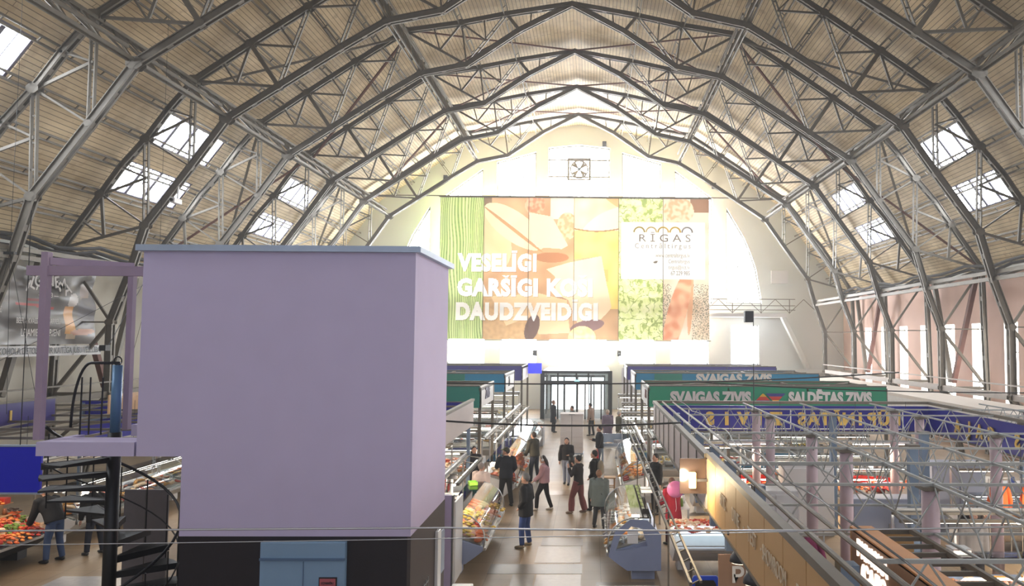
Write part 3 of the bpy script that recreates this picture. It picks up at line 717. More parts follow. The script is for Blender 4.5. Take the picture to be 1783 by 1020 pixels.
fit_text('ALKOHOLA LIETOŠANA IR KAITĪGA JŪSU VESELĪBAI', .3, DGREY, bb, -.48*YW, .49*YW, -.33, 4.49)

# ================================================================ LILAC SERVICE TOWER
tw = empty('service_tower', (-3.15, 10.5, 0), 0, 'big blank lilac plastered box tower with a pale blue door', 'tower')
def T(x, y, z): return (x+3.15, y-10.5, z)
m = MB(); m.prism([(-1.79, 0), (-1.79, 2.42), (1.79, 2.42), (1.79, 0)], 0, 0); m = MB()
m.box(T(-4.93, 10.5, 3.44), T(-1.36, 12.9, 6.12)); m.box(T(-4.34, 10.5, 2.42), T(-1.36, 12.9, 3.44)); m.build('plastered_body', LILAC, tw)
mb = MB(); mb.box(T(-5.0, 10.42, 6.12), T(-1.28, 12.98, 6.2)); mb.build('roof_flashing', GALV, tw)
mb = MB(); mb.box(T(-4.34, 10.52, 0), T(-1.4, 12.88, 2.42)); mb.build('dark_base', [BLKW], tw)
mb = MB(); mb.box(T(-1.4, 10.5, 0), T(-1.355, 12.9, 2.42)); mb.build('side_dado', DARKW, tw)
d = MB().box(T(-3.27, 10.44, 0), T(-2.18, 10.56, 2.36)).build('door_leaf', mat('pale_blue_door', (128, 158, 186), .5, var=.08, scale=3), tw, bevel=.01)
mb = MB(); mb.box(T(-3.27, 10.42, 2.13), T(-2.18, 10.44, 2.16)); mb.box(T(-2.715, 10.432, 0), T(-2.705, 10.44, 2.12)); mb.build('door_moulding', mat('door_line', (84, 110, 140), .5), d)
o = MB().box(T(-2.49, 10.415, 1.7), T(-2.29, 10.44, 1.905)).build('door_sign', mat('red_notice', (178, 92, 100), .5), d); MB().box(T(-2.505, 10.425, 1.69), T(-2.275, 10.439, 1.92)).build('sign_frame', BLACK, d)
fit_text('UZMANĪBU', .04, DGREY, d, *[x+3.15 for x in (-2.47, -2.31)], -.09, 1.85)
# platform slab with the spiral stair
sl = MB().box((-6.22, 10.5, 3.44), (-4.96, 11.0, 3.62)).box((-5.2, 11.0, 3.44), (-4.94, 12.9, 3.62)).box((-6.22, 11.0, 3.44), (-6.1, 11.3, 3.62)).box((-6.2, 12.6, 3.44), (-5.2, 12.9, 3.62)).build('landing_slab', LILAC)
tag(sl, 'thin lilac landing slab sticking out left of the lilac tower', 'landing')
st = empty('spiral_staircase', (-5.86, 11.6, 0), 0, 'black iron spiral staircase beside the lilac tower, rising through the landing slab', 'staircase')
MB().tube([(0, 0, 0), (0, 0, 3.62)], .09, 14).build('pole', BLACK, st, True)
up = MB().tube([(0, 0, 3.62), (0, 0, 4.58)], .068, 14).build('upper_pole', mat('blue_pole_paint', (92, 130, 164), .4, .2), st, True)
MB().tube([(.055*math.cos(a*PI/8), 0, 4.64+.06*math.sin(a*PI/8)) for a in range(17)], .01, 6).build('lifting_ring', BLACK, up, True)
NST = 17; RS = .88
IRON = mat('black_iron', (38, 38, 42), .45, .3)
for k in range(NST):
    a = -2.3+k*.42; z = .2+k*.205; c0, c1 = a, a+.5
    mb = MB(); poly = [(.05*math.cos(a), .05*math.sin(a)), (RS*math.cos(c0), RS*math.sin(c0)), (RS*math.cos((c0+c1)/2), RS*math.sin((c0+c1)/2)), (RS*math.cos(c1), RS*math.sin(c1)), (.05*math.cos(c1), .05*math.sin(c1))]
    mb.prism(poly, z-.03, z, 'z'); mb.beam((0, 0, z-.04), (RS*math.cos(c0), RS*math.sin(c0), z-.04), .02, .09); mb.build('tread', IRON, st)
    if k < 13: MB().tube([(RS*math.cos(c1), RS*math.sin(c1), z-.1), (RS*math.cos(c1), RS*math.sin(c1), z+.95)], .011, 6).build('baluster', IRON, st)
for dz, r in ((.95, .022), (.45, .012)):
    MB().tube([(RS*math.cos(-2.3+t*.42+.4), RS*math.sin(-2.3+t*.42+.4), .2+t*.205+dz) for t in [i*.5 for i in range(-1, 26)]], r, 6).build('handrail', IRON, st, True)
# guard rail of the landing
gr = empty('landing_guard_rail', (-5.9, 11.2, 3.62), 0, 'bent dark iron guard rail standing on the landing slab beside the stair', 'railing')
MB().tube([(-.3+.25*(1-math.cos(a))-.1, .1, .1+.9*math.sin(a)) for a in [i*PI/20 for i in range(11)]]+[(.25, .1, 1.0)], .02, 6).build('top_rail', IRON, gr, True)
for x in (-.27, -.15, .02): MB().tube([(x, .1, 0), (x, .1, .8)], .012, 6).build('post', IRON, gr)
# lilac steel gantry beside the tower
ga = empty('steel_gantry', (-5.7, 10.75, 3.62), 0, 'lilac painted steel gantry of posts and a crossbeam left of the tower top', 'gantry')
MB().beam((-.9, 0, 2.25), (.74, 0, 2.25), .08, .13).build('crossbeam', LILACS, ga)
MB().beam((-.66, 0, 0), (-.66, 0, 2.5), .09, .1).build('post', LILACS, ga)
MB().beam((-.2, 1.2, 0), (-.2, 1.2, 2.4), .08, .1).build('post', LILACS, ga)
MB().beam((-.64, 0, 2.38), (-.2, 1.2, 2.42), .07, .1).build('top_rail', LILACS, ga)
# things on the side of the tower
lb = MB().box((-1.6, 13.9, 0), (-1.42, 14.0, 2.28)).build('lilac_board', mat('lilac_board', (186, 172, 200), .5)); tag(lb, 'narrow upright lilac board behind the tower corner', 'board')
MB().box((-1.42, 13.9, 0), (-1.39, 14.02, 2.28)).build('edge_strip', CHROME, lb)
tag(MB().box((-1.353, 12.1, 1.0), (-1.30, 12.35, 2.1)).build('notice_board', WHITE, bevel=.01), 'tall white notice board on the tower side wall', 'notice board')
tag(MB().box((-1.353, 12.55, 1.35), (-1.33, 12.8, 2.0)).build('framed_notice', GALV, bevel=.01), 'small framed notice behind the white board on the tower side', 'notice')
rk = empty('leaflet_rack', (-1.33, 11.4, 1.1), 0, 'small wire leaflet rack with white papers on the tower side', 'rack')
mb = MB()
for z in (0, .15, .3, .45): mb.beam((0, -.15, z), (0, .15, z), .012); 
for y in (-.15, 0, .15): mb.beam((0, y, 0), (0, y, .5), .012)
mb.build('wire_frame', CHROME, rk); MB().box((.01, -.1, .05), (.08, .12, .08)).build('papers', WHITE, rk); MB().box((.01, -.12, -.25), (.08, .1, -.2)).build('papers', WHITE, rk)
# white fridge top below the tower side
tag(MB().box((-1.3, 12.2, 0), (-.95, 13.4, .95)).build('white_counter', WHITE, bevel=.02), 'white counter corner at the foot of the tower side', 'counter')

# ================================================================ STALL FASCIAS AND FRAMEWORK
NAVY = mat('navy_fascia', (26, 26, 140), .35, var=.08, scale=1); PURP = mat('purple_fascia', (74, 66, 150), .4, var=.05)
GREEN = mat('green_fascia', (34, 140, 104), .4, var=.06); GREEND = mat('dark_green_fascia', (40, 128, 112), .4, var=.06); TEAL = mat('teal_fascia', (30, 132, 176), .4, var=.05)
GREYF = mat('grey_fascia', (186, 172, 168), .4, var=.1, scale=1.5); YEL = mat('yellow_letters', (214, 180, 90), .5); WHF = mat('white_side_fascia', (222, 218, 214), .5)
OFFW = mat('offwhite_letters', (214, 210, 204), .5)
def block(name, x0, x1, y0, y1, zt, zb, mf, label, side='left', extra=True, ms=WHF):
    o = empty(name, ((x0+x1)/2, y0, 0), 0, label, 'stall canopy')
    cx = (x0+x1)/2; L = lambda x, y, z: (x-cx, y-y0, z)
    MB().box(L(x0, y0, zb), L(x1, y0+.05, zt)).build('front_fascia', mf, o)
    MB().box(L(x0, y0-.02, zt), L(x1, y0+.09, zt+.04)).build('cap_rail', STEEL, o)
    MB().box(L(x0, y1-.05, zb+.25), L(x1, y1, zt)).build('rear_fascia', mf, o)
    xa = x0 if side == 'left' else x1
    MB().box(L(xa-.02, y0+.05, zb), L(xa+.03, y1, zt)).build('side_fascia', ms, o)
    mb = MB(); n = int((x1-x0)/2.1)
    for k in range(n+1):
        x = x0+(x1-x0)*k/n; mb.beam(L(x, y0, zt-.1), L(x, y1, zt-.1), .06, .1); 
    for y in (y0+.06, (y0+y1)/2, y1-.06): mb.beam(L(x0, y, zt-.04), L(x1, y, zt-.04), .06, .06)
    for k in range(n):
        xa_, xb = x0+(x1-x0)*k/n, x0+(x1-x0)*(k+1)/n
        if extra and k % 2 == 0: mb.beam(L(xa_, y0, zt-.06), L(xb, y1, zt-.06), .05)
    mb.build('roof_grid', STEEL, o)
    for k in (0, n//2, n):
        for y in (y0+.1, y1-.1): MB().box(L(x0+(x1-x0)*k/n-.05, y-.05, 0), L(x0+(x1-x0)*k/n+.05, y+.05, zt-.05)).build('post', STEEL, o)
    return o, L
gb, L = block('stall_canopy', 2.9, 10.85, 26.5, 30.4, 3.42, 2.74, GREEN, 'green stall canopy reading SVAIGAS ZIVIS and SALDĒTAS ZIVIS, right of the aisle')
fit_text('SVAIGAS ZIVIS', .5, OFFW, gb, L(3.6, 0, 0)[0], L(6.3, 0, 0)[0], -.02, 3.04, off=.03)
fit_text('SALDĒTAS ZIVIS', .5, OFFW, gb, L(7.55, 0, 0)[0], L(10.35, 0, 0)[0], -.02, 3.04, off=.03)
lg = [((212, 60, 60), 0), ((226, 170, 50), 1), ((200, 70, 50), 2), ((70, 60, 130), 3)]
x0 = L(6.5, 0, 0)[0]
for i, (h0, h1, c) in enumerate(((0, .1, (66, 62, 130)), (.1, .22, (196, 66, 52)), (.22, .32, (224, 176, 60)))):
    w0, w1 = .33*(1-h0/.34), .33*(1-h1/.34)
    MB().prism([(x0+.2-w0, 2.87+h0), (x0+.2+w0, 2.87+h0), (x0+.2+w1, 2.87+h1), (x0+.2-w1, 2.87+h1)], -.03, -.01).build('logo_triangle', mat(f'logo_a{i}', c, .5), gb)
    MB().prism([(x0+.62-w0, 3.2-h0), (x0+.62+w0, 3.2-h0), (x0+.62+w1, 3.2-h1), (x0+.62-w1, 3.2-h1)], -.03, -.01).build('logo_triangle', mat(f'logo_a{i}', c, .5), gb)
text_mesh('ZIVIS', .42, mat('dark_red_letters', (120, 66, 60), .5), 'side_lettering', gb, (L(2.9, 0, 0)[0]-.04, 1.2, 3.08), (R(90), 0, R(-90)), sx=.7)
tb, L = block('stall_canopy', 2.9, 10.85, 34.4, 38.5, 3.5, 2.8, TEAL, 'teal stall canopy reading SVAIGAS ZIVIS behind the green one, right of the aisle')
fit_text('SVAIGAS ZIVIS', .5, OFFW, tb, L(5.5, 0, 0)[0], L(8.8, 0, 0)[0], -.02, 3.28, off=.03)
MB().box(L(3.7, 34.37, 2.8), L(4.9, 34.395, 3.49)).build('green_panel', GREEND, tb)
pb, L = block('stall_canopy', 2.9, 10.9, 42.6, 46.6, 3.52, 2.8, PURP, 'purple stall canopy farthest back on the right of the aisle')
lgn, L = block('stall_canopy', -10.8, -2.7, 26.3, 29.9, 3.4, 2.7, GREEND, 'green stall canopy ending in VIS, left of the aisle beside the tower', 'right')
t = fit_text('SVAIGAS ZIVIS', .52, OFFW, lgn, L(-6.6, 0, 0)[0], L(-3.95, 0, 0)[0], -.02, 3.03, off=.03)
text_mesh('ZIVIS', .5, mat('dark_violet_letters', (70, 60, 90), .5), 'side_lettering', lgn, (L(-2.7, 0, 0)[0]+.045, 1.7, 3.08), (R(90), 0, R(90)), off=.02)
ltl, L = block('stall_canopy', -10.8, -2.66, 33.3, 37.3, 3.5, 2.75, TEAL, 'teal stall canopy with a yellow diamond behind the green one, left of the aisle', 'right')
MB().box(L(-5.2, 33.28, 2.76), L(-4.3, 33.295, 3.49)).build('green_panel', GREEND, ltl)
MB().prism([(L(-4.6, 0, 0)[0]-.25, 3.0), (L(-4.6, 0, 0)[0], 3.22), (L(-4.6, 0, 0)[0]+.25, 3.0), (L(-4.6, 0, 0)[0], 2.78)], -.05, -.03).build('yellow_diamond', mat('yellow_diamond', (222, 190, 50), .5), ltl)
text_mesh('ZI', .55, DGREY, 'side_lettering', ltl, (L(-2.66, 0, 0)[0]+.045, 1.6, 3.1), (R(90), 0, R(90)), off=.02)
lpp, L = block('stall_canopy', -10.8, -2.65, 41.4, 45.4, 3.55, 2.8, PURP, 'purple stall canopy farthest back on the left of the aisle', 'right')
# blue screen hanging beyond
tag(MB().box((-2.64, 45.2, 3.0), (-1.85, 45.28, 3.58)).build('blue_screen', mat('blue_screen', (60, 66, 226), .4, emit=1.0)), 'bright blue screen hanging left of the entrance doors', 'screen')
tag(MB().box((2.85, 49.55, 0), (3.75, 49.61, 3.2)).build('white_hanging_sign', WHITE), 'pale hanging sign right of the entrance doors', 'sign')

# ---- smoked-fish block: translucent fascia seen from behind, with open steel framework
kb = empty('smoked_fish_stall_canopy', (2.9, 24.0, 0), 0, 'long blue fascia with mirrored yellow KŪPINĀTAS ZIVIS letters behind the steel framework', 'stall canopy')
K = lambda x, y, z: (x-2.9, y-24, z)
MB().box(K(2.95, 23.98, 2.2), K(11.2, 24.04, 3.0)).build('front_fascia', NAVY, kb)
MB().box(K(11.17, 15.5, 2.2), K(11.22, 23.98, 3.0)).build('right_fascia', NAVY, kb)
MB().box(K(2.85, 13.0, 2.25), K(2.9, 24.0, 3.05)).build('aisle_fascia', GREYF, kb)
mb = MB()
for z, w_ in ((3.06, .08), (2.2, .05)): mb.box(K(2.82, 13, z), K(2.93, 24, z+w_)); mb.box(K(2.85, 23.95, z), K(11.2, 24.07, z+w_)); mb.box(K(11.14, 15.5, z), K(11.25, 24, z+w_))
for y in (14.1, 15.3, 16.6, 17.9, 19.2, 20.5, 21.8, 23.0): mb.box(K(2.83, y, 2.25), K(2.845, y+.05, 3.05))
mb.build('edge_rails', STEEL, kb)
mb = MB()
for a, b in ((3.9, 7.0), (7.4, 10.4)):
    mb.box(K(a, 23.95, 2.88), K(b, 23.97, 2.91)); mb.box(K(a, 23.95, 2.3), K(b, 23.97, 2.33)); mb.box(K(a, 23.95, 2.3), K(a+.03, 23.97, 2.91)); mb.box(K(b-.03, 23.95, 2.3), K(b, 23.97, 2.91))
mb.build('white_outline', WHITET, kb)
for i, ch in enumerate('ZIVIS'): text_mesh(ch, .5, YEL, 'fascia_letter', kb, K(6.55-i*.5, 23.93, 2.6), off=.03, mirror=True)
for i, ch in enumerate('KŪPINĀTAS'): text_mesh(ch, .5, YEL, 'fascia_letter', kb, K(10.15-i*.335-(.02*i), 23.93, 2.6), off=.022, mirror=True)
for i, ch in enumerate('ZIVIS GAĻA'): 
    if ch != ' ': text_mesh(ch, .5, YEL, 'fascia_letter', kb, K(11.13, 16.4+i*.62, 2.6), (R(90), 0, R(-90)), off=.015, mirror=True)

def girder(p, q, zt=3.1, zb=2.46, lab='', grp='open lattice girders of the right stall framework', m=None, n=None):
    m = m or mat('pale_girder_steel', (158, 162, 160), .5, .2, var=.2)
    mb = MB(); p = Vector((*p, 0)); q = Vector((*q, 0)); d = q-p; n = n or max(2, int(d.length/.9)); o = Vector((0, 0, 0))
    T_ = lambda t, z: (p.x-p.x+d.x*t, d.y*t, z)
    mb.beam(T_(0, zt), T_(1, zt), .07, .06, m=0) if 0 else mb.beam(T_(0, zt), T_(1, zt), .038, .035)
    mb.beam(T_(0, zb), T_(1, zb), .034, .03)
    for k in range(n):
        mb.beam(T_(k/n, zb), T_((k+.5)/n, zt), .017); mb.beam(T_((k+.5)/n, zt), T_((k+1)/n, zb), .017)
    ob = mb.build('lattice_girder', m); ob.location = p
    return tag(ob, lab, 'lattice girder', grp)
LG = 'slim open lattice girder carried by the round lilac pillars'
for X in (5.5, 9.3, 12.6): girder((X, 5.5), (X, 23.7), lab=f'slim lattice girder running lengthwise, {"first" if X < 6 else "second" if X < 10 else "third"} from the brown fascia', n=20)
for Y in (6.9, 10.5, 12.3, 14.0, 16.2, 20.0, 21.7): girder((3.45, Y), (15.6, Y), lab=f'crosswise lattice girder the {["nearest", "second", "third", "fourth", "fifth", "sixth", "farthest"][[6.9, 10.5, 12.3, 14.0, 16.2, 20.0, 21.7].index(Y)]} one to the balcony', n=14)
girder((7.2, 8), (7.2, 23.7), lab='pale lattice girder running lengthwise between the pillar lines', n=18)
PIL = mat('lilac_pillar', (192, 170, 176), .6, var=.05)
def pillar(x, y, h, r, label, m=PIL, sq=False):
    o = empty('pillar', (x, y, 0), 0, label, 'pillar')
    if sq: MB().box((-r, -r, 0), (r, r, h)).build('shaft', m, o)
    else: MB().tube([(0, 0, 0), (0, 0, h)], r, 16).build('shaft', m, o, True)
    MB().box((-r*1.3, -r*1.3, h), (r*1.3, r*1.3, h+.05)).build('cap', STEEL, o)
    return o
ords = ['nearest', 'second', 'third', 'fourth', 'fifth', 'sixth']
for X, nm in ((5.5, 'line beside the brown fascia'), (9.3, 'middle line'), (13.0, 'line nearest the right wall')):
    for i, Y in enumerate((10.5, 14.0, 16.2, 20.0, 21.7)): pillar(X, Y+.12, 3.02, .115, f'{ords[i]} round lilac pillar in the {nm} of the open framework')
for i, Y in enumerate((7.2, 11.0, 13.2, 14.9, 17.0, 19.2, 21.5)):
    o = empty('fascia_post', (3.28, Y, 1.55), 0, f'square pale blue post behind the aisle fascia, {["nearest", "second", "third", "fourth", "fifth", "sixth", "farthest"][i]} to the balcony', 'post')
    MB().box((-.085, -.085, 0), (.085, .085, 1.45)).build('shaft', STEELB, o); MB().beam((-.43, 0, .8), (0, 0, .8), .05).build('bracket', STEEL, o)
for i, (X, Y) in enumerate(((7.3, 20.8), (8.1, 17.0), (7.0, 14.9), (9.9, 15.0), (11.3, 18.9), (11.0, 13.2))):
    pillar(X, Y, 3.0, .08, f'slim blue post inside the right stalls, {ords[i]} of the scattered ones counted from the far left', STEELB, True)
for X, w_, l_ in ((3.12, .07, 'thick pipe running just behind the brown aisle fascia'), (3.42, .06, 'second pipe running behind the brown aisle fascia')):
    tag(MB().tube([(X, 5, 3.1), (X+.01, 15, 3.12), (X, 24, 3.1)], w_*.42, 8).build('overhead_pipe', STEEL), l_, 'pipe')
mb = MB(); mb.tube([(3.6+.05*math.sin(y*2.1), y, 3.16+.04*math.sin(y*1.7)) for y in [5+i*.6 for i in range(32)]], .011, 6)
tag(mb.build('loose_cable', BLACK), 'loose black cable snaking along the top of the stall framework', 'cable')
# brown fascia along the aisle
bf = empty('brown_aisle_fascia', (2.9, 13.0, 0), 0, 'long light brown fascia with white SHOWROOM lettering along the aisle edge', 'sign')
yy = 0.0
for k in range(9):
    y1 = yy-(.85 if k < 7 else 1.2); MB().box((-.03, y1+.012, -.0+2.25), (.03, yy-.012, 3.08)).build('fascia_panel', BROWN, bf); yy = y1
MB().box((-.05, yy, 3.08), (.06, 0, 3.16)).build('cap_rail', STEEL, bf); MB().box((-.045, yy, 2.23), (.045, 0, 2.26)).build('bottom_rail', STEEL, bf)
for t_, y, wd in (('ВКУС', -1.6, .45), ('DINE', -2.6, .5), ('·', -3.15, .05), ('TEST', -3.65, .5), ('·', -4.15, .05), ('SHOWROOM', -4.75, 1.05), ('·', -5.55, .05), ('РИЖСКИЙ', -6.2, 1.05)):
    t = text_mesh(t_, .25, mat('faded_lettering', (216, 200, 172), .5), 'fascia_lettering', bf, (-.045, y-.0, 2.68), (R(90), 0, R(-90)), ext=.004)
    xs = [v.co.x for v in t.data.vertices]; t.data.transform(Matrix.Diagonal((wd/(max(xs)-min(xs)), 1, 1, 1)))
la = empty('wall_lantern', (2.62, 12.95, 2.72), 0, 'glowing wall lantern at the far end of the brown fascia', 'lamp')
MB().box((-.05, -.05, -.12), (.05, .05, .12)).build('glowing_shade', WARM, la); MB().box((.05, -.02, -.02), (.25, .02, .02)).build('arm', DGREY, la)
tag(MB().box((2.42, 12.98, 2.5), (2.84, 13.02, 3.06)).build('smoked_glass_panel', mat('smoked_glass', (60, 50, 48), .15)), 'dark glossy panel closing the far end of the brown fascia', 'panel')
pl = bpy.data.lights.new('lantern_light', 'POINT'); pl.energy = 60; pl.color = (1, .8, .5); pl.shadow_soft_size = .1
o = bpy.data.objects.new('lantern_light', pl); COL.objects.link(o); o.location = (2.5, 12.7, 2.75); 
# РИ board and the kiosk
rb = empty('brown_sign_board', (3.45, 12.9, 0), 0, 'light brown board with large white РИ letters under the fascia', 'sign')
MB().box((-.42, 0, 0), (.42, .04, 1.55)).build('board', mat('greyish_brown_panel', (160, 128, 106), .6), rb)
fit_text('РИ', .34, WHITET, rb, -.2, .24, -.01, 1.22, off=.01); MB().box((-.2, -.012, .98), (.26, 0, 1.02)).build('underline', WHITET, rb); fit_text('СИ', .34, WHITET, rb, -.12, .24, -.01, .78, off=.01); MB().box((-.2, -.012, .6), (-.16, 0, 1.04)).build('underline', WHITET, rb)
kk = empty('brown_kiosk', (4.3, 10.2, 0), 0, 'light brown kiosk box with glowing white Cyrillic letters, among the right framework', 'kiosk')
MB().box((0, -5, 2.05), (.06, 0, 2.6)).build('side_panel', mat('greyish_brown_panel', (178, 140, 112)), kk); MB().box((0, -5, 2.58), (.28, .06, 2.62)).build('top_board', mat('orange_wood', (204, 142, 84), .5, var=.12, scale=5), kk)
MB().box((0, 0, 0), (.8, .05, 2.58)).build('end_panel', BROWN, kk)
mb = MB()
mb.beam((.75, -5, 2.58), (.75, 0, 2.58), .05, .06)
for k in range(14): mb.beam((.28, -k*.36, 2.56), (.75, -k*.36, 2.56), .04, .05)
mb.build('ladder_frame', STEEL, kk)
GLOWL = mat('glowing_letters', (255, 236, 220), emit=1.2)
for t_, y, z, wd in (('РИЖСКА', -.75, 2.42, 1.0), ('(САЛО', -.8, 2.17, .8)):
    t = text_mesh(t_, .27, GLOWL, 'glowing_lettering', kk, (-.012, y, z), (R(90), 0, R(-90)), off=.006)
    xs = [v.co.x for v in t.data.vertices]; t.data.transform(Matrix.Diagonal((wd/(max(xs)-min(xs)), 1, 1, 1)))
# pendant lamps under the fascia
for i, (x, y) in enumerate(((3.125, 11.5), (3.125, 10.5))):
    o = empty('pendant_lamp', (x, y, 1.83), 0, f'{"upper" if i == 0 else "lower"} dark pendant lamp with a lit rim below the brown fascia', 'lamp')
    MB().tube([(0, 0, 0), (0, 0, .06), (0, 0, .16), (0, 0, .24)], [.16, .15, .08, .03], 14).build('shade', DGREY, o, True)
    MB().tube([(0, 0, -.01), (0, 0, .005)], .145, 14).build('lit_diffuser', mat('lit_diffuser', (255, 235, 200), emit=3), o)
    MB().tube([(0, 0, .24), (0, 0, 1.3)], .008, 5).build('cord', BLACK, o)
# left stall fascias
lf = empty('violet_side_fascia', (-12.6, 17.7, 0), 0, 'violet fascia with yellow letters along the far left aisle', 'sign')
MB().box((-.03, -4.5, 2.82), (.03, 2.7, 3.42)).build('fascia_panel', mat('dark_violet_fascia', (52, 44, 118), .35), lf); MB().box((-.05, -4.5, 3.42), (.06, 2.7, 3.46)).build('cap_rail', STEEL, lf); MB().box((-.04, -4.5, 2.78), (.1, 5.5, 2.82)).build('bottom_rail', STEEL, lf)
for ch, y in (('I', 1.15), ('V', -.55), ('Z', -1.9)): text_mesh(ch, .36, YEL, 'fascia_letter', lf, (.045, y, 3.1), (R(90), 0, R(90)), off=.012)
lc = empty('left_near_canopy', (-2.7, 24.8, 0), 0, 'grey glossy fascia of the stall canopy just behind the lilac tower', 'stall canopy')
MB().box((-.02, -9.5, 2.3), (.03, 0, 3.05)).build('side_fascia', GREYF, lc); MB().box((-12.0, -.05, 2.3), (0, 0, 3.0)).build('front_fascia', NAVY, lc)
mb = MB(); mb.box((-.05, -9.5, 3.05), (.06, 0, 3.12)); 
for k in range(7): mb.beam((-12, -k*1.5, 3.0), (0, -k*1.5, 3.0), .04, .05)
for k in range(6): mb.beam((-k*2.2, -9.5, 2.95), (-k*2.2, 0, 2.95), .04, .05)
for k in range(5): mb.beam((-k*2.2, -9.5+(k % 2)*9.5, 2.95), (-(k+1)*2.2, -9.5+((k+1) % 2)*9.5, 2.95), .05)
mb.build('roof_grid', STEEL, lc)
for x, y in ((-.1, -.1), (-.1, -9.3), (-6, -.1), (-11.9, -.1), (-11.9, -9.3)): MB().box((x-.05, y-.05, 0), (x+.05, y+.05, 2.95)).build('post', STEELB, lc)
bp = empty('blue_hanging_panel', (-9.2, 14.0, 0), 0, 'large plain bright blue panel hanging over the lower left stall', 'sign')
MB().box((-3.5, 0, 2.3), (.68, .05, 3.08)).build('panel', mat('bright_blue_panel', (24, 32, 190), .4, var=.03), bp); MB().box((-3.5, -.01, 3.08), (.7, .06, 3.11)).build('top_rail', GALV, bp); MB().box((-3.5, -.01, 2.27), (.7, .06, 2.3)).build('bottom_rail', GALV, bp)
for x in (-2.5, .3): MB().tube([(x, .02, 3.1), (x, .02, 7.2)], .008, 5).build('hanging_wire', BLACK, bp)
# side stall roofs along both walls
srm = mat('pale_roof_sheet', (218, 208, 198), .6, var=.08)
for s, sn in ((1, 'right'), (-1, 'left')):
    o = empty('side_stall_roof', (s*14.7, 30, -.3), 0, f'pale flat roof over the low stalls along the {sn} wall', 'stall roof')
    MB().box((-s*1.0 if s > 0 else -1.0, -12 if s > 0 else -1, 2.95), (1.0, 17, 3.08)).build('roof_sheet', srm, o); MB().box((-1.0, -12 if s > 0 else -1, 2.4), (-.95, 17, 2.95)).build('front_fascia', WHF, o)
    for y in (-11, -5, 1, 7, 13, 16.8):
        if s > 0 or y > -1: MB().box((-.95, y, .3), (-.85, y+.1, 2.95)).build('post', WHITE, o)
kp = empty('peach_panel', (-11.9, 21.5, 0), 0, 'peach coloured panels between the violet fascia and the stair', 'panel')
for k in range(3): MB().box((-.02, k*.9, 2.86), (.02, k*.9+.86, 3.42)).build('panel', mat('peach', (206, 168, 130), .5), kp)
MB().box((-.03, 0, 2.82), (.03, 2.7, 2.86)).build('rail', STEEL, kp)
# entrance vestibule
ev = empty('entrance_vestibule', (.04, 49.5, 0), 0, 'dark framed glass entrance vestibule at the end of the central aisle', 'entrance')
FRM = mat('anthracite_frame', (30, 32, 30), .4, .2); 
mb = MB()
for x in (-2.1, 2.1): mb.box((x-.13, 0, 0), (x+.13, .2, 2.98))
mb.box((-2.23, 0, 2.82), (2.23, .2, 2.98)); mb.box((-2.1, 0, 2.15), (2.1, .2, 2.36))
for x in (-1.15, 0.0, .75): mb.box((x-.05, .02, 2.36), (x+.05, .15, 2.82))
mb.build('outer_frame', FRM, ev)
for x, w_ in ((-1.55, .06), (-1.15, .09), (-.72, .07), (.05, .12), (.55, .08), (.8, .05), (1.1, .08), (1.55, .08)): MB().box((x-w_/2, .02, 0), (x+w_/2, .12, 2.15)).build('door_stile', FRM, ev)
for a, b in ((-2.0, -1.2), (-1.1, -.76), (-.68, 0), (.6, 1.06), (1.15, 2.0)): MB().box((a, .06, 0.05), (b, .07, 2.15)).build('glass_pane', GLASS, ev); 
for a, b in ((-2.0, -1.2), (-1.1, -.05), (.05, .7), (.8, 2.0)): MB().box((a, .06, 2.36), (b, .07, 2.82)).build('glass_pane', GLASS, ev)
MB().box((-2.1, .2, 2.9), (2.1, 6.9, 2.98)).build('roof', WHITE, ev)
for x in (-2.1, 2.1): MB().box((x-.03, .2, 0), (x+.03, 6.9, 2.9)).build('side_glass', GLASS, ev); MB().box((x-.06, 3.4, 0), (x+.06, 3.5, 2.9)).build('side_stile', FRM, ev)
MB().box((-.12, -.05, 2.33), (.2, -.01, 2.43)).build('exit_sign', mat('blue_white_exit', (150, 226, 240), emit=1.5), ev)
struct(MB().box((-1.9, 56.42, 0), (1.9, 56.5, 2.3)).build('door_1', mat('street_door_glow', (255, 252, 248), emit=3.0)))
mb = MB()
for x in (-1.9, -.95, 0, .95, 1.9): mb.box((x-.05, 56.36, 0), (x+.05, 56.42, 2.35))
mb.box((-1.95, 56.36, 2.25), (1.95, 56.42, 2.4)); struct(mb.build('trim_9', FRM))
# ---- overhead wires
def wire(label, pts, r=.012, m=BLACK, name='overhead_cable'): return tag(MB().tube(pts, r, 6).build(name, m, None, True), label, 'cable')
def sagp(a, b, sag, n=16):
    a, b = Vector(a), Vector(b); return [a+(b-a)*(i/n)+Vector((0, 0, -4*sag*(i/n)*(1-i/n))) for i in range(n+1)]
wire('pale cable stretched across the foreground, upper of two', sagp((-4.2, 5, 3.79), (4.4, 5, 3.86), .0)[:9]+sagp((0.1, 5, 3.825), (4.4, 5, 3.86), .03)[1:], .006, CHROME)
wire('thin pale cable in the foreground crossing the upper one', sagp((-4.2, 5, 3.70), (4.4, 5, 3.86), .02), .003, CHROME)
wire('black cable sagging across the aisle in front of the crate stack', sagp((-2.72, 17, 3.28), (2.9, 17, 3.22), .1), .022)
wire('thin black cable high across the aisle near the green signs', sagp((-6, 22.5, 3.8), (10.5, 24.5, 4.0), .22), .022)
wire('black cable running left to right above the green canopy', sagp((4.5, 25.8, 3.6), (15, 23.6, 3.45), .1), .02)
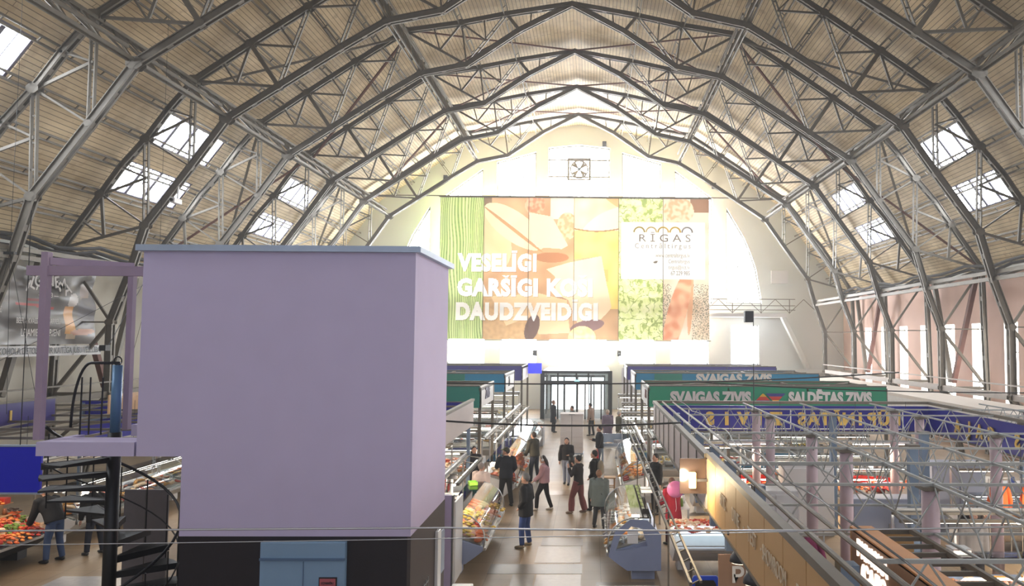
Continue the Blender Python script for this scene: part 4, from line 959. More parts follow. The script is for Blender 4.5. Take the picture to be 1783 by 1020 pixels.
# speaker hung above the framework
sp = empty('hanging_speaker', (5.15, 21.0, 5.45), 0, 'dark box speaker on a thin vertical pole above the framework', 'speaker')
MB().box((-.12, -.1, 0), (.1, .1, .3)).build('cabinet', DGREY, sp, bevel=.01); MB().tube([(.12, 0, .3), (.12, 0, -2.4)], .012, 6).build('pole', DGREY, sp)
ws = empty('wall_speaker', (-11.15, 20.0, 4.7), 0, 'small black box speaker above the left stalls beside the tower', 'speaker')
MB().box((-.08, -.1, -.07), (.08, .1, .07)).build('cabinet', BLACK, ws); MB().tube([(0, .1, 0), (0, 2, 2.2)], .01, 5).build('bracket', DGREY, ws)
# suspension wires on the left
for i, (x, y, z) in enumerate(((-12.5, 18.5, 6.9), (-12.6, 25, 7.6))):
    o = empty('suspension_bracket', (x, y, z), 0, f'small bracket with hanging wires at the upper left, {"in front of the beer banner" if i == 0 else "right of the beer banner"}', 'bracket')
    MB().box((-.12, -.05, -.03), (.12, .05, .03)).build('plate', BLACK, o)
    for dx, dz in ((-.9, -4), (.9, -4), (.1, -3.7)): MB().tube([(0, 0, 0), (dx, 0, dz)], .006, 4).build('wire', BLACK, o)
    MB().tube([(0, 0, 0), (0, 0, 8.2 if i == 0 else 7.6)], .006, 4).build('wire', BLACK, o)
tag(MB().tube([(-11.6, 14, 3.3), (-6.5, 14, 6.1)], .004, 4).build('stay_wire', DGREY), 'thin stay wire rising diagonally past the beer banner', 'cable')
print('B', len(bpy.data.objects))

cc = empty('security_camera', (-14.25, 29.0, 9.95), 0, 'white security camera hanging from the left frame beside the skylights', 'camera')
MB().box((-.1, -.3, -.12), (.1, .25, .08)).build('camera_body', WHITE, cc, bevel=.02); MB().tube([(0, -.3, -.02), (0, -.36, -.02)], .06, 10).build('lens', BLACK, cc); MB().beam((0, .1, .05), (.0, .13, .6), .05).build('arm', WHITE, cc)

pt = empty('grey_partition', (-6.25, 13.2, 0), 0, 'plain dark grey partition panel behind the spiral staircase', 'partition')
for x in (-.36, .0): MB().box((x, 0, 0), (x+.34, .05, 2.5)).build('panel', mat('dark_grey_panel', (104, 98, 100), .6), pt)
np_ = empty('navy_lower_panel', (-12.3, 21.0, 0), 0, 'dark navy panels below the violet fascia at the left', 'panel')
for k in range(4): MB().box((-.03, k*1.8, 2.15), (.0, k*1.8+1.76, 2.75)).build('panel', NAVY, np_)
MB().box((-.04, 0, 2.75), (.04, 7.2, 2.8)).build('rail', STEELB, np_)
lr = empty('overhead_light_rail', (2.25, 10.2, 1.9), 0, 'long slender metal rail with thin posts over the counters right of the aisle', 'rail')
mb = MB(); mb.beam((0, 0, 0), (0, 20.8, 0), .035, .05); mb.beam((.13, 0, .03), (.13, 20.8, .03), .03, .03)
for k in range(42): mb.beam((0, k*.5, 0), (.13, k*.5+.1, .03), .015)
mb.build('rail', STEEL, lr)
for k in range(7): MB().box((.1, k*3.2+.9, -1.9), (.13, k*3.2+.93, .03)).build('post', STEEL, lr)

# ================================================================ MARKET COUNTERS AND GOODS
W_ = 1.1
DECK = mat('steel_deck', (176, 168, 160), .4, .3)
PROF_G = [(W_, .56), (W_+.03, .7), (W_-.0, .9), (W_-.1, 1.08), (W_-.28, 1.22), (W_-.5, 1.29)]
def case(loc, rz, L, label, body=BLUEG, tall=True, canopy=False, grp=None, lit=True, both_ends=True):
    o = empty('display_case', loc, rz, label, 'display case', grp)
    mb = MB(); mb.prism([(.05, .22), (.72, .22), (W_-.18, .36), (W_, .5), (W_, .58), (W_-.06, .6), (.3, .82), (.02, .84), (.02, .22)], 0, L); mb.build('body', body, o, bevel=.012)
    for y in (.12, L-.42): MB().box((.14, y, 0), (.62, y+.3, .23)).build('leg', body, o)
    MB().prism([(W_-.06, .605), (.3, .825), (.3, .84), (W_-.06, .62)], .05, L-.05).build('display_deck', DECK, o)
    MB().box((W_-.01, 0, .5), (W_+.05, L, .56)).build('bumper_rail', CHROME, o)
    if tall:
        n = max(1, round(L/1.25))
        for k in range(n):
            y0, y1 = L*k/n+.015, L*(k+1)/n-.015
            mb = MB()
            mb.add([(x, y, z) for y in (y0, y1) for x, z in PROF_G], [(i, i+1, i+7, i+6) for i in range(5)]); g = mb.build('curved_glass', GLASS, o, True)
        for k, y in enumerate((0.01, L-.01)):
            if k == 0 or both_ends:
                MB().add([(x, y, z) for x, z in PROF_G+[(.3, 1.29), (.3, .84)]], [tuple(range(8))]) or None
                mb = MB(); mb.add([(x, y, z) for x, z in PROF_G+[(.3, 1.29), (.3, .84)]], [tuple(range(8))]); mb.build('end_glass', GLASS, o)
                MB().tube([(x, y, z) for x, z in PROF_G], .013, 6).build('glass_frame', CHROME, o, True)
        MB().box((.22, 0, 1.27), (.62, L, 1.295)).build('top_shelf', GLASS, o)
        if lit: MB().box((.5, .1, 1.245), (.56, L-.1, 1.268)).build('light_tube', TUBE, o)
        for y in (.03, L-.06): MB().box((.22, y, .82), (.26, y+.03, 1.27)).build('shelf_post', CHROME, o)
    if canopy:
        for y in [.05+i*(L-.1)/max(1, round(L/2)) for i in range(max(1, round(L/2))+1)]: MB().box((.05, y-.02, .8), (.09, y+.02, 1.9)).build('canopy_post', CHROME, o)
        mb = MB(); mb.box((.16, 0, 1.92), (.21, L, 1.97)); mb.box((.5, 0, 1.86), (.57, L, 1.92))
        for y in [.02+i*(L-.06)/max(1, round(L/.9)) for i in range(max(1, round(L/.9))+1)]: mb.beam((.16, y, 1.95), (.56, y, 1.9), .03, .02)
        mb.build('canopy_frame', STEEL, o)
        MB().box((.42, .1, 1.835), (.47, L-.1, 1.86)).build('light_tube', TUBE, o)
        MB().box((.1, 0, 1.97), (.16, L, 2.03)).build('canopy_rail', CHROME, o)
    return o
def fmesh(kind):
    if kind in FM: return FM[kind]
    mb = MB(); sm = True
    if kind == 'fillet':
        mb.tube([(0, -.17, .018), (0, -.1, .03), (0, 0, .036), (0, .1, .028), (0, .17, .012)], [(.035, .012), (.062, .026), (.07, .032), (.05, .026), (.02, .01)], 8)
    elif kind == 'fish':
        mb.tube([(0, -.2, .03), (0, -.14, .035), (0, -.04, .04), (0, .08, .034), (0, .17, .03)], [(.012, .012), (.03, .035), (.038, .045), (.025, .03), (.008, .012)], 8)
        mb.prism([(0, .15), (.045, .24), (0, .21), (-.045, .24)], .025, .035, 'z')
    elif kind == 'tub': 
        mb.box((-.15, -.2, 0), (.15, .2, .02)); 
        for a, b in (((-.15, -.2, 0), (-.135, .2, .12)), ((.135, -.2, 0), (.15, .2, .12)), ((-.15, -.2, 0), (.15, -.185, .12)), ((-.15, .185, 0), (.15, .2, .12))): mb.box(a, b)
        sm = False
    elif kind == 'steak': mb.prism([(.08*math.cos(a*PI/5)*(1+.25*math.sin(a*2)), .06*math.sin(a*PI/5)) for a in range(10)], 0, .03, 'z')
    elif kind == 'sausage': mb.tube([(-.03+.07*math.sin(t)*.9, -.14+.28*t/PI, .025) for t in [i*PI/6 for i in range(7)]], [.012, .024, .025, .025, .025, .024, .012], 8)
    elif kind == 'round': mb.ball((0, 0, .05), (.07, .07, .052), 10, 6)
    elif kind == 'carton': mb.box((-.13, -.1, 0), (.13, .1, .13)); sm = False
    elif kind == 'jar': mb.tube([(0, 0, 0), (0, 0, .1), (0, 0, .115), (0, 0, .14)], [.045, .045, .035, .035], 10)
    elif kind == 'price': mb.prism([(-.035, 0), (.035, 0), (.035, .06), (-.035, .06)], 0, .004); sm = False
    elif kind == 'heap':
        for k in range(9):
            a = k*2.4; r_ = .03*math.sqrt(k); mb.ball((r_*1.9*math.cos(a), r_*1.9*math.sin(a), .035+.02*(9-k)/3), (.05, .035, .022), 7, 5)
    FM[kind] = (mb, sm); return FM[kind]
FM = {}; FMM = {}
FC = {'salmon': (232, 112, 58), 'orange': (236, 140, 60), 'pale': (232, 196, 160), 'red': (190, 50, 34), 'pink': (222, 160, 140), 'gold': (206, 150, 70), 'silver': (150, 150, 156), 'white': (236, 232, 224), 'brown': (140, 84, 50), 'green': (110, 140, 50), 'yellow': (228, 190, 70), 'redtub': (186, 34, 26), 'dark': (70, 54, 46), 'blue': (70, 90, 160), 'bright green': (130, 190, 60)}
WORD = {'fillet': 'fish fillet', 'fish': 'whole fish', 'tub': 'plastic tub', 'steak': 'cut of fish', 'sausage': 'smoked sausage', 'round': 'round piece', 'carton': 'box', 'jar': 'jar', 'price': 'price card', 'heap': 'small heap of seafood'}
NAME = {'fillet': 'fish_fillet', 'fish': 'whole_fish', 'tub': 'plastic_tub', 'steak': 'fish_steak', 'sausage': 'sausage', 'round': 'bread_roll', 'carton': 'carton', 'jar': 'glass_jar', 'price': 'price_card', 'heap': 'seafood_heap'}
WORD['round'] = 'round bun'; 
NFOOD = [0]
def food(kind, colr, loc, rz, where, sc=1.0, tilt=0):
    key = (kind, colr)
    if key not in FMM:
        mb, sm = fmesh(kind); FMM[key] = mb.mesh(NAME[kind], mat('goods_'+colr.replace(' ', '_'), FC[colr], .42, var=.3, scale=14), sm)
    o = bpy.data.objects.new(NAME[kind], FMM[key]); COL.objects.link(o); o.location = loc; o.rotation_euler = (tilt, 0, rz); o.scale = (sc, sc, sc)
    o['label'] = f'{colr.replace("redtub", "red")} {WORD[kind]} {where}'; o['category'] = {'price': 'price card', 'tub': 'tub', 'carton': 'box', 'jar': 'jar', 'sausage': 'sausage', 'round': 'bread'}.get(kind, 'seafood')
    o['group'] = f'{colr.replace("redtub", "red")} {WORD[kind]}s {where}'; NFOOD[0] += 1
    return o
rnd = random.Random(11)
def fill(o, L, kinds, where, ny=None, rows=4, xs=None, piled=False):
    M = Matrix.Translation(o.location) @ Matrix.Rotation(o.rotation_euler.z, 4, 'Z')
    xs = xs or [.42, .6, .78, .95][:rows]; ny = ny or int(L/.26)
    for j in range(ny):
        band = kinds[(j*len(kinds)//ny) % len(kinds)] if not piled else None
        for i, x in enumerate(xs):
            kd, c = kinds[(int(j*.55)+i*2+rnd.choice((0, 0, 1))) % len(kinds)]
            y = .14+(L-.28)*(j+.5)/ny+rnd.uniform(-.02, .02)
            z = .845-(x-.3)*.318+.004
            if kd == 'tub': z += .01
            p = M @ Vector((x, y, z)); tilt = 0
            fo = food(kd, c, p+Vector((0, 0, .008)), 0, where, rnd.uniform(1.05, 1.4)); fo.rotation_euler = (Matrix.Rotation(o.rotation_euler.z, 3, 'Z') @ Matrix.Rotation(.308, 3, 'Y') @ Matrix.Rotation(rnd.uniform(-.4, .4)+(PI/2 if kd in ('fillet', 'fish') and rnd.random() < .35 else 0), 3, 'Z')).to_euler()
            if piled and rnd.random() < .4: food(kd, c, p+Vector((rnd.uniform(-.05, .05), rnd.uniform(-.05, .05), .085)), rnd.uniform(0, 6), where, 1.0)
    for j in range(max(2, int(L/.9))):
        p = M @ Vector((.52+rnd.uniform(0, .3), .3+(L-.6)*j/max(1, int(L/.9)-1), .86)); food('price', 'white', p, o.rotation_euler.z+PI/2, where, 1.3, 0)
H1 = [('fillet', 'salmon'), ('steak', 'orange'), ('fillet', 'pale'), ('fish', 'gold'), ('heap', 'pink')]
H2 = [('fish', 'silver'), ('fish', 'gold'), ('fillet', 'pale'), ('steak', 'red'), ('sausage', 'brown')]
H3 = [('heap', 'salmon'), ('fillet', 'red'), ('tub', 'redtub'), ('steak', 'pink'), ('fillet', 'orange')]
H4 = [('steak', 'pale'), ('fillet', 'pink'), ('heap', 'yellow'), ('sausage', 'red'), ('tub', 'white')]
# -- left of the aisle, fronts facing the aisle
FX = -1.29
c1 = case((FX-W_, 17.1, 0), 0, 3.7, 'curved glass display case with blue-grey base beside the lilac tower', canopy=True)
fill(c1, 3.7, [('fillet', 'pink'), ('steak', 'red'), ('fillet', 'salmon'), ('heap', 'yellow'), ('fillet', 'pale')], 'in the case beside the tower', 14)
MB().box((.62, -.9, .1), (.66, -.02, 1.7)).build('divider_panel', WHITE, c1)
food('tub', 'bright green', (-2.0, 20.3, 1.3), .3, 'on top of the case beside the tower', .7)
c2 = case((FX-W_, 24.2, 0), 0, 5.6, 'long curved case of orange seafood left of the aisle, behind the capped man', WHITE, canopy=True)
fill(c2, 5.6, H1+H3[:2], 'in the long case behind the capped man', 20, piled=True)
c3 = case((FX-W_, 30.1, 0), 0, 6.2, 'far display case left of the aisle, heaped with pale goods and plastic sheets', WHITE, canopy=True)
fill(c3, 6.2, [('heap', 'white'), ('fillet', 'pale'), ('steak', 'pink'), ('fish', 'gold')], 'in the far case left of the aisle', 17, rows=3)
# crosswise counters left
for i, (y, x0, L, hs, lab) in enumerate(((22.2, -6.3, 3.3, H3, 'nearest crosswise counter of red tubs left of the aisle'), (26.2, -6.2, 3.4, H1, 'second crosswise counter of orange seafood left of the aisle'), (32.3, -7.0, 4.1, H2, 'third crosswise counter left of the aisle, below the green canopy'), (37.4, -7.2, 4.2, H4, 'fourth crosswise counter left of the aisle, below the teal canopy'), (43.5, -7.4, 4.4, H4, 'farthest crosswise counter left of the aisle'))):
    c = case((x0, y+W_, 0), -PI/2, L, lab, WHITE, canopy=True); fill(c, L, hs, 'on the '+lab.split(' left')[0].replace(' of red tubs', '').replace(' of orange seafood', ''), max(6, 14-i*2), rows=4 if i < 2 else 2, piled=i < 2)
# -- right of the aisle
r1 = case((1.36+W_, 20.4, 0), PI, 3.7, 'curved glass island case with blue-grey end panel facing the camera, right of the aisle')
fill(r1, 3.7, [('fish', 'silver'), ('fillet', 'pale'), ('fish', 'gold'), ('heap', 'white'), ('fillet', 'orange')], 'in the island case right of the aisle', 13)
def end_panel(o, y):
    out = [(.02, .22), (.02, .95), (.3, 1.24), (.66, 1.26), (W_-.12, 1.0), (W_, .56), (W_, .5), (W_-.18, .36), (.72, .22)]; hole = [(.3, .72), (.42, 1.08), (.64, 1.12), (W_-.24, .92), (W_-.14, .62)]
    tri = tessellate_polygon([[Vector((a, b, 0)) for a, b in l] for l in (out, hole)]); pts = out+hole; n = len(pts); mb = MB()
    mb.add([(a, y, b) for a, b in pts]+[(a, y+.05, b) for a, b in pts], [tuple(t) for t in tri]+[tuple(i+n for i in reversed(t)) for t in tri]); k = 0
    for l in (out, hole):
        m = len(l); mb.f += [(k+i, k+(i+1) % m, n+k+(i+1) % m, n+k+i) for i in range(m)]; mb.m += [0]*m; k += m
    mb.build('end_panel', BLUEG, o)
end_panel(r1, 3.71)
MB().box((.5, 3.77, .78), (.72, 3.78, 1.05)).build('price_sheet', WHITE, r1)
r2 = case((1.93+W_, 30.0, 0), PI, 5.6, 'long curved display case right of the aisle, behind the island case', WHITE, canopy=True)
fill(r2, 5.6, H2+[('heap', 'orange')], 'in the long case right of the aisle', 18, rows=4)
r3 = case((2.75, 18.1, 0), -PI/2, 1.55, 'small white counter of shellfish in front of the brown sign board', WHITE, canopy=False, lit=True, tall=False)
MB().box((.35, 0.05, .84), (1.08, 1.5, .87)).build('lit_window', mat('lit_window', (200, 225, 245), emit=1.6), r3)
for j in range(7):
    for i in range(4): food(['fillet', 'steak', 'heap', 'heap'][i], ['pale', 'red', 'salmon', 'pale'][(i+j) % 4], (2.87+j*.21, 17.1+i*.22, .9+.0*i), rnd.uniform(0, 3), 'on the shellfish counter by the brown board', 1.15)
for i, (y, x0, L, hs, lab) in enumerate(((22.6, 3.9, 3.0, H3, 'first crosswise counter with red seafood behind the aisle fascia'), (27.4, 3.1, 3.2, H4, 'crosswise counter with a red sign right of the aisle'), (31.6, 2.2, 3.3, H3, 'red and yellow crosswise counter under the green canopy'), (36.5, 2.4, 4.0, H4, 'white crosswise counter under the teal canopy'), (42.0, 2.4, 4.4, H2, 'farthest crosswise counter right of the aisle'),
        (22.6, 7.5, 3.0, H3, 'crosswise counter of orange fish between the pillars'), (18.6, 9.8, 3.0, H1, 'crosswise counter of salmon right of the middle pillars'), (13.2, 6.3, 2.8, H1, 'near crosswise counter of pale fish right of the nearest pillar'), (15.0, 10.2, 3.2, H3, 'counter of red seafood at the right edge of the framework'), (10.2, 9.8, 2.6, H4, 'nearest counter of pale seafood at the right edge'), (25.2, 6.6, 3.4, H1, 'orange fish counter seen just under the blue fascia'), (31.6, 6.4, 3.8, H4, 'pale seafood counter deep under the green canopy'), (36.6, 7.0, 3.8, H3, 'red seafood counter deep under the teal canopy'), (19.2, 12.2, 3.0, H1, 'salmon counter at the far right side of the framework'))):
    c = case((x0, y+W_, 0), -PI/2, L, lab, WHITE if i != 7 else BLUEG, canopy=True); fill(c, L, hs, 'on the '+lab.split(' with')[0].split(' of ')[0].replace(' behind the aisle fascia', ''), 8, rows=3, piled=i in (0, 5))
tag(MB().box((3.9, 27.3, 1.35), (4.5, 27.33, 1.6)).build('red_notice', mat('red_notice_board', (200, 40, 44), .5)), 'small red notice over a counter right of the aisle', 'sign')
# flat fish table, wooden stool
tbl = empty('fish_table', (2.0, 31.3, 0), 0, 'white flat ice table with fish at the right edge of the aisle', 'table')
MB().box((-.65, -.6, .8), (.65, .75, .86)).build('tabletop', WHITE, tbl, bevel=.01); mb = MB()
for a, b in (((-.65, -.6, .86), (.65, -.56, .98)), ((-.65, .71, .86), (.65, .75, 1.2)), ((-.65, -.6, .86), (-.61, .75, .98)), ((.61, -.6, .86), (.65, .75, .98))): mb.box(a, b)
mb.build('rim', GALV, tbl)
for x in (-.6, .54):
    for y in (-.55, .64): MB().box((x, y, 0), (x+.06, y+.06, .8)).build('leg', GALV, tbl)
for i, (k, c, x, y) in enumerate((('fillet', 'orange', -.4, -.2), ('fillet', 'orange', -.2, -.3), ('fillet', 'pale', -.35, .2), ('steak', 'yellow', .35, .3), ('steak', 'yellow', .25, .1), ('fish', 'silver', .1, -.3), ('fish', 'silver', .3, -.35), ('carton', 'silver', .05, .35))): food(k, c, (2.0+x, 31.3+y, .86), i, 'on the white ice table right of the aisle', 1.1)
tl = empty('tray_counter', (-2.0, 37.8, 0), 0, 'grey counter with a pink tray of goods left of the far aisle', 'counter')
MB().box((-.9, -.7, 0), (.75, .7, .85)).build('body', mat('pale_grey_laminate', (170, 168, 172), .5), tl, bevel=.01); MB().box((-.85, -.65, .85), (.7, .65, .88)).build('tray', mat('pink_tray', (226, 176, 160), .5), tl)
MB().box((-.88, .6, .88), (.73, .65, 1.15)).build('back_guard', GLASS, tl)
for i in range(12): food('heap', 'white' if i % 3 else 'pale', (-2.65+(i % 4)*.38, 37.35+(i//4)*.4, .88), i, 'on the pink tray left of the far aisle', 1.3)
def stool(loc, label):
    o = empty('stool', loc, 0, label, 'stool'); MB().box((-.19, -.19, .44), (.19, .19, .48)).build('seat', WOOD, o, bevel=.008)
    for x in (-.17, .13):
        for y in (-.17, .13): MB().box((x, y, 0), (x+.04, y+.04, .44)).build('leg', WOOD, o)
    mb = MB(); mb.box((-.15, -.16, .15), (.15, -.13, .18)); mb.box((-.15, .14, .15), (.15, .17, .18)); mb.build('stretcher', WOOD, o); return o
stool((1.6, 26.3, 0), 'small light wooden stool at the right edge of the aisle')
# stack of white fish crates on a trolley
cr = (.16, 34.1)
tr = empty('trolley', (cr[0], cr[1], 0), 0, 'low wheeled trolley under the tall stack of white crates', 'trolley')
MB().box((-.5, -.4, .12), (.5, .4, .17)).build('platform', GALV, tr)
for x in (-.4, .4):
    for y in (-.3, .3): MB().tube([(x-.025, y, .06), (x+.025, y, .06)], .06, 12).build('wheel', BLACK, tr)
CRT = mat('white_polystyrene', (236, 226, 222), .7, var=.03)
for k in range(8):
    for s in (-1, 1):
        if k == 7: continue
        mb = MB(); mb.box((-.235, -.37, 0), (.235, .37, .2)); mb.box((-.24, -.375, .2), (.24, .375, .225)); o = mb.build('fish_crate', CRT, bevel=.006); o.location = (cr[0]+s*.245, cr[1], .17+k*.227)
        tag(o, f'white polystyrene crate in the {"left" if s < 0 else "right"} column of the stack, {"bottom" if k == 0 else "top" if k == 6 else ["", "second", "third", "fourth", "fifth", "sixth"][k]} one', 'crate', 'white crates stacked on the trolley in the aisle')
mb = MB(); mb.box((-.5, -.39, 0), (.5, .39, .06)); o = mb.build('crate_lid', CRT, bevel=.01); o.location = (cr[0], cr[1], .17+7*.227); tag(o, 'wide white lid on top of the crate stack in the aisle', 'lid'); fit_text('RĪGAS ZIVIS', .05, DGREY, o, -.12, .12, -.4, .03)
# weighing scales, boxes on counters
def scale_(loc, rz, label):
    o = empty('weighing_scale', loc, rz, label, 'scale', 'weighing scales on the counters')
    MB().box((-.16, -.14, 0), (.16, .14, .08)).build('base', WHITE, o, bevel=.01); MB().box((-.17, -.15, .09), (.17, .15, .1)).build('pan', CHROME, o)
    MB().box((-.02, .12, .08), (.02, .15, .42)).build('pole', WHITE, o); MB().box((-.12, .1, .42), (.12, .15, .54)).build('readout', DGREY, o)
    return o
for i, (x, y, z, l) in enumerate(((2.35, 19.4, 1.3, 'weighing scale on the island case shelf'), (-2.25, 18.6, 1.3, 'weighing scale on the shelf of the case beside the tower'), (4.5, 23.35, 1.3, 'weighing scale on the first counter behind the fascia'), (8.4, 23.35, 1.3, 'weighing scale between the pillars on the orange fish counter'), (-5.2, 26.95, 1.3, 'weighing scale on the second crosswise counter at left'), (4.2, 28.15, 1.3, 'weighing scale on the counter with the red sign'), (7.4, 13.95, 1.3, 'weighing scale on the counter near the nearest pillar'))): scale_((x, y, z), 0, l)
# back workspace behind the island case: table with boxes, bags, containers
wt = empty('work_table', (3.3, 20.7, 0), 0, 'vendor work table cluttered with scale, bags and trays behind the island case', 'table')
MB().box((-.5, -1.1, .84), (.1, 1.1, .88)).build('tabletop', WHITE, wt)
for x in (-.48, .04):
    for y in (-1.08, 1.02): MB().box((x, y, 0), (x+.05, y+.05, .84)).build('leg', CHROME, wt)
for i, (k, c, x, y, s_) in enumerate((('carton', 'white', 3.0, 20.0, 1.2), ('carton', 'blue', 3.15, 20.5, 1.3), ('tub', 'white', 3.05, 21.0, 1), ('jar', 'green', 3.2, 19.8, 1.4), ('carton', 'dark', 3.1, 21.5, 1.4), ('tub', 'blue', 3.15, 21.3, .9), ('jar', 'white', 3.3, 20.2, 1.3))): food(k, c, (x, y, .88), i*.3, 'on the work table behind the island case', s_)
# refrigerators and cabinets among the right stalls
def fridge(loc, dims, label, m=WHITE, name='refrigerator', cat='refrigerator'):
    w2, d2, h2 = dims; o = empty(name, loc, 0, label, cat); MB().box((-w2/2, 0, 0), (w2/2, d2, h2)).build('cabinet', m, o, bevel=.02)
    for k in range(2): 
        d = MB().box((-w2/2+.02+k*w2/2, -.03, .1), (-.02+k*w2/2, 0, h2-.08)).build('door', m, o, bevel=.008); MB().box((-.07+k*.1, -.06, h2*.5), (-.05+k*.1, -.03, h2*.65)).build('handle', CHROME, d)
    return o
GB = mat('grey_blue_laminate', (150, 158, 178), .45, var=.04)
for i, (x, y, dm, l, m) in enumerate(((4.75, 16.4, (1.0, .6, 1.9), 'tall white refrigerator behind the fascia lantern', WHITE), (7.6, 17.6, (1.7, .6, 1.5), 'wide grey-blue cabinet between the pillar lines', GB), (9.5, 11.9, (1.6, .5, 1.1), 'low white cabinet behind the nearest right pillar', WHITE), (10.6, 20.8, (1.4, .6, 1.8), 'tall grey-blue cabinet near the far right pillars', GB), (6.55, 20.4, (1.3, .6, 1.8), 'tall white refrigerator between the far pillars', WHITE), (12.6, 17.2, (1.4, .6, 1.7), 'white refrigerator near the line of right wall pillars', WHITE), (8.0, 9.3, (1.3, .6, 1.0), 'low grey-blue cabinet at the bottom of the framework', GB))): fridge((x, y, 0), dm, l, m)
for i, (x, y, L, l) in enumerate(((6.0, 11.6, 2.6, 'long blue-white service counter left of the near pillars'), (10.6, 11.9, 3.0, 'long blue-white service counter at the lower right'), (6.3, 8.3, 2.2, 'dark topped service counter lowest in the framework'), (11.5, 22.6, 3.0, 'service counter below the blue fascia at the right'))):
    o = empty('service_counter', (x, y, 0), 0, l, 'counter'); MB().box((0, 0, 0), (L, .6, .88)).build('body', GB if i != 2 else DGREY, o, bevel=.01); MB().box((-.03, -.03, .88), (L+.03, .63, .92)).build('worktop', WHITE if i != 2 else STEEL, o); MB().box((0, -.01, .1), (L, 0, .14)).build('kick_strip', CHROME, o)
    for j in range(4): food(['carton', 'tub', 'jar', 'carton'][j], ['white', 'blue', 'brown', 'dark'][(i+j) % 4], (x+.3+j*L/4.5, y+.3, .92), j, 'on the '+l.split(' at ')[0].split(' in ')[0].split(' left ')[0].split(' below')[0], 1.2)
# clothes hung up, apron, orange vests
def garment(loc, c, cname, label, w2=.28, h2=.9, nm='work_coat'):
    o = empty(nm, loc, rnd.uniform(-.3, .3), label, 'coat'); m = mat('cloth_'+cname, c, .85, var=.15)
    mb = MB(); mb.tube([(0, 0, -h2), (0, 0, -h2*.5), (0, 0, -.12), (0, 0, 0)], [(w2, .09), (w2*.85, .08), (w2*.8, .06), (.06, .04)], 12); mb.build('coat_body', m, o, True)
    for s in (-1, 1): MB().tube([(s*w2*.7, 0, -.1), (s*w2*1.05, 0, -.4), (s*w2*1.05, .02, -h2*.75)], [.07, .06, .05], 8).build('sleeve', m, o, True)
    MB().tube([(0, 0, 0), (0, 0, .08), (.02, 0, .11)], .01, 5).build('hook', CHROME, o); MB().beam((-.3, 0, .11), (.3, 0, .11), .02).build('hanger_rail', CHROME, o)
    for x in (-.3, .3): MB().beam((x, 0, .11), (x, 0, -1.75+.0), .02).build('stand_leg', CHROME, o)
    return o
garment((10.3, 18.15, 1.75), (214, 92, 40), 'orange', 'bright orange work coat hanging by the right stalls, left one of two'); garment((11.1, 18.15, 1.75), (214, 92, 40), 'orange', 'bright orange work coat hanging by the right stalls, right one of two')
garment((4.6, 13.4, 1.7), (120, 40, 80), 'plum', 'plum coloured coat hanging behind the brown fascia')
# blue chair and white table edge at the bottom of the picture
ch = empty('blue_chair', (2.95, 13.6, 0), 0, 'blue plastic chair with a black seat below the brown sign board', 'chair')
MB().prism([(-.24, .45), (.24, .45), (.26, .85), (.2, .95), (-.2, .95), (-.26, .85)], .2, .24).build('backrest', mat('blue_plastic', (30, 70, 190), .35), ch, bevel=.015)
MB().prism([(-.17, .5), (.17, .5), (.18, .82), (.14, .88), (-.14, .88), (-.18, .82)], .17, .2).build('back_pad', BLACK, ch)
MB().box((-.24, -.22, .42), (.24, .22, .47)).build('seat', BLACK, ch, bevel=.02)
for x in (-.2, .18):
    for y in (-.2, .18): MB().box((x, y, 0), (x+.03, y+.03, .42)).build('leg', CHROME, ch)
wtb = empty('white_table', (1.65, 13.4, 0), 0, 'plain white table top at the lower edge right of the aisle', 'table')
MB().box((-.52, -.5, .71), (.52, .52, .75)).build('tabletop', WHITE, wtb, bevel=.008)
for x in (-.48, .43):
    for y in (-.45, .43): MB().box((x, y, 0), (x+.05, y+.05, .71)).build('leg', WHITE, wtb)
# -- far left aisle
l2 = case((-11.3-W_, 19.4, 0), 0, 5.2, 'long curved display case along the far left aisle, seen through the spiral stair', WHITE, canopy=True)
fill(l2, 5.2, H2+[('fillet', 'orange')], 'in the long case of the far left aisle', 16, rows=4)
l4 = case((-11.3-W_, 24.6, 0), 0, 5.0, 'farther curved display case along the far left aisle', WHITE, canopy=True); fill(l4, 5.0, H1, 'in the farther case of the left aisle', 12, rows=3)
l3 = case((-12.4, 15.6, 0), 0, 3.0, 'produce display with heaps of orange and green goods at the lower left corner', DGREY, tall=False)
fill(l3, 3.0, [('heap', 'orange'), ('heap', 'red'), ('round', 'pale'), ('heap', 'green'), ('steak', 'yellow'), ('round', 'red'), ('heap', 'salmon')], 'on the produce display at the lower left', 12, xs=[.3, .45, .6, .75, .9, 1.03], piled=True)
rs = empty('stepped_rack', (-11.6, 15.6, 0), 0, 'stepped wooden rack of bottles, packs and produce at the left edge', 'rack')
for k in range(4): MB().box((-.62-k*.24, 0, .98+k*.2), (-.38-k*.24, 3.0, 1.0+k*.2)).build('shelf', WOOD, rs); MB().box((-.62-k*.24, 0, .82), (-.6-k*.24, 3.0, .98+k*.2)).build('riser', WOOD, rs)
for k in range(4):
    for j in range(13): food(['heap', 'carton', 'jar', 'jar'][(k+j//3) % 4], ['orange', 'red', 'yellow', 'salmon', 'brown', 'dark', 'green'][(k*3+j) % 7], (-12.1-k*.24, 15.7+j*.225, 1.0+k*.2), 0, 'on the stepped rack at the left edge', 1.0)
o = tag(MB().box((-11.95, 14.0, 0), (-11.2, 14.9, .8)).build('lit_freezer', mat('lit_freezer', (150, 170, 200), .3), bevel=.02), 'low pale freezer cabinet at the lower left corner', 'freezer')
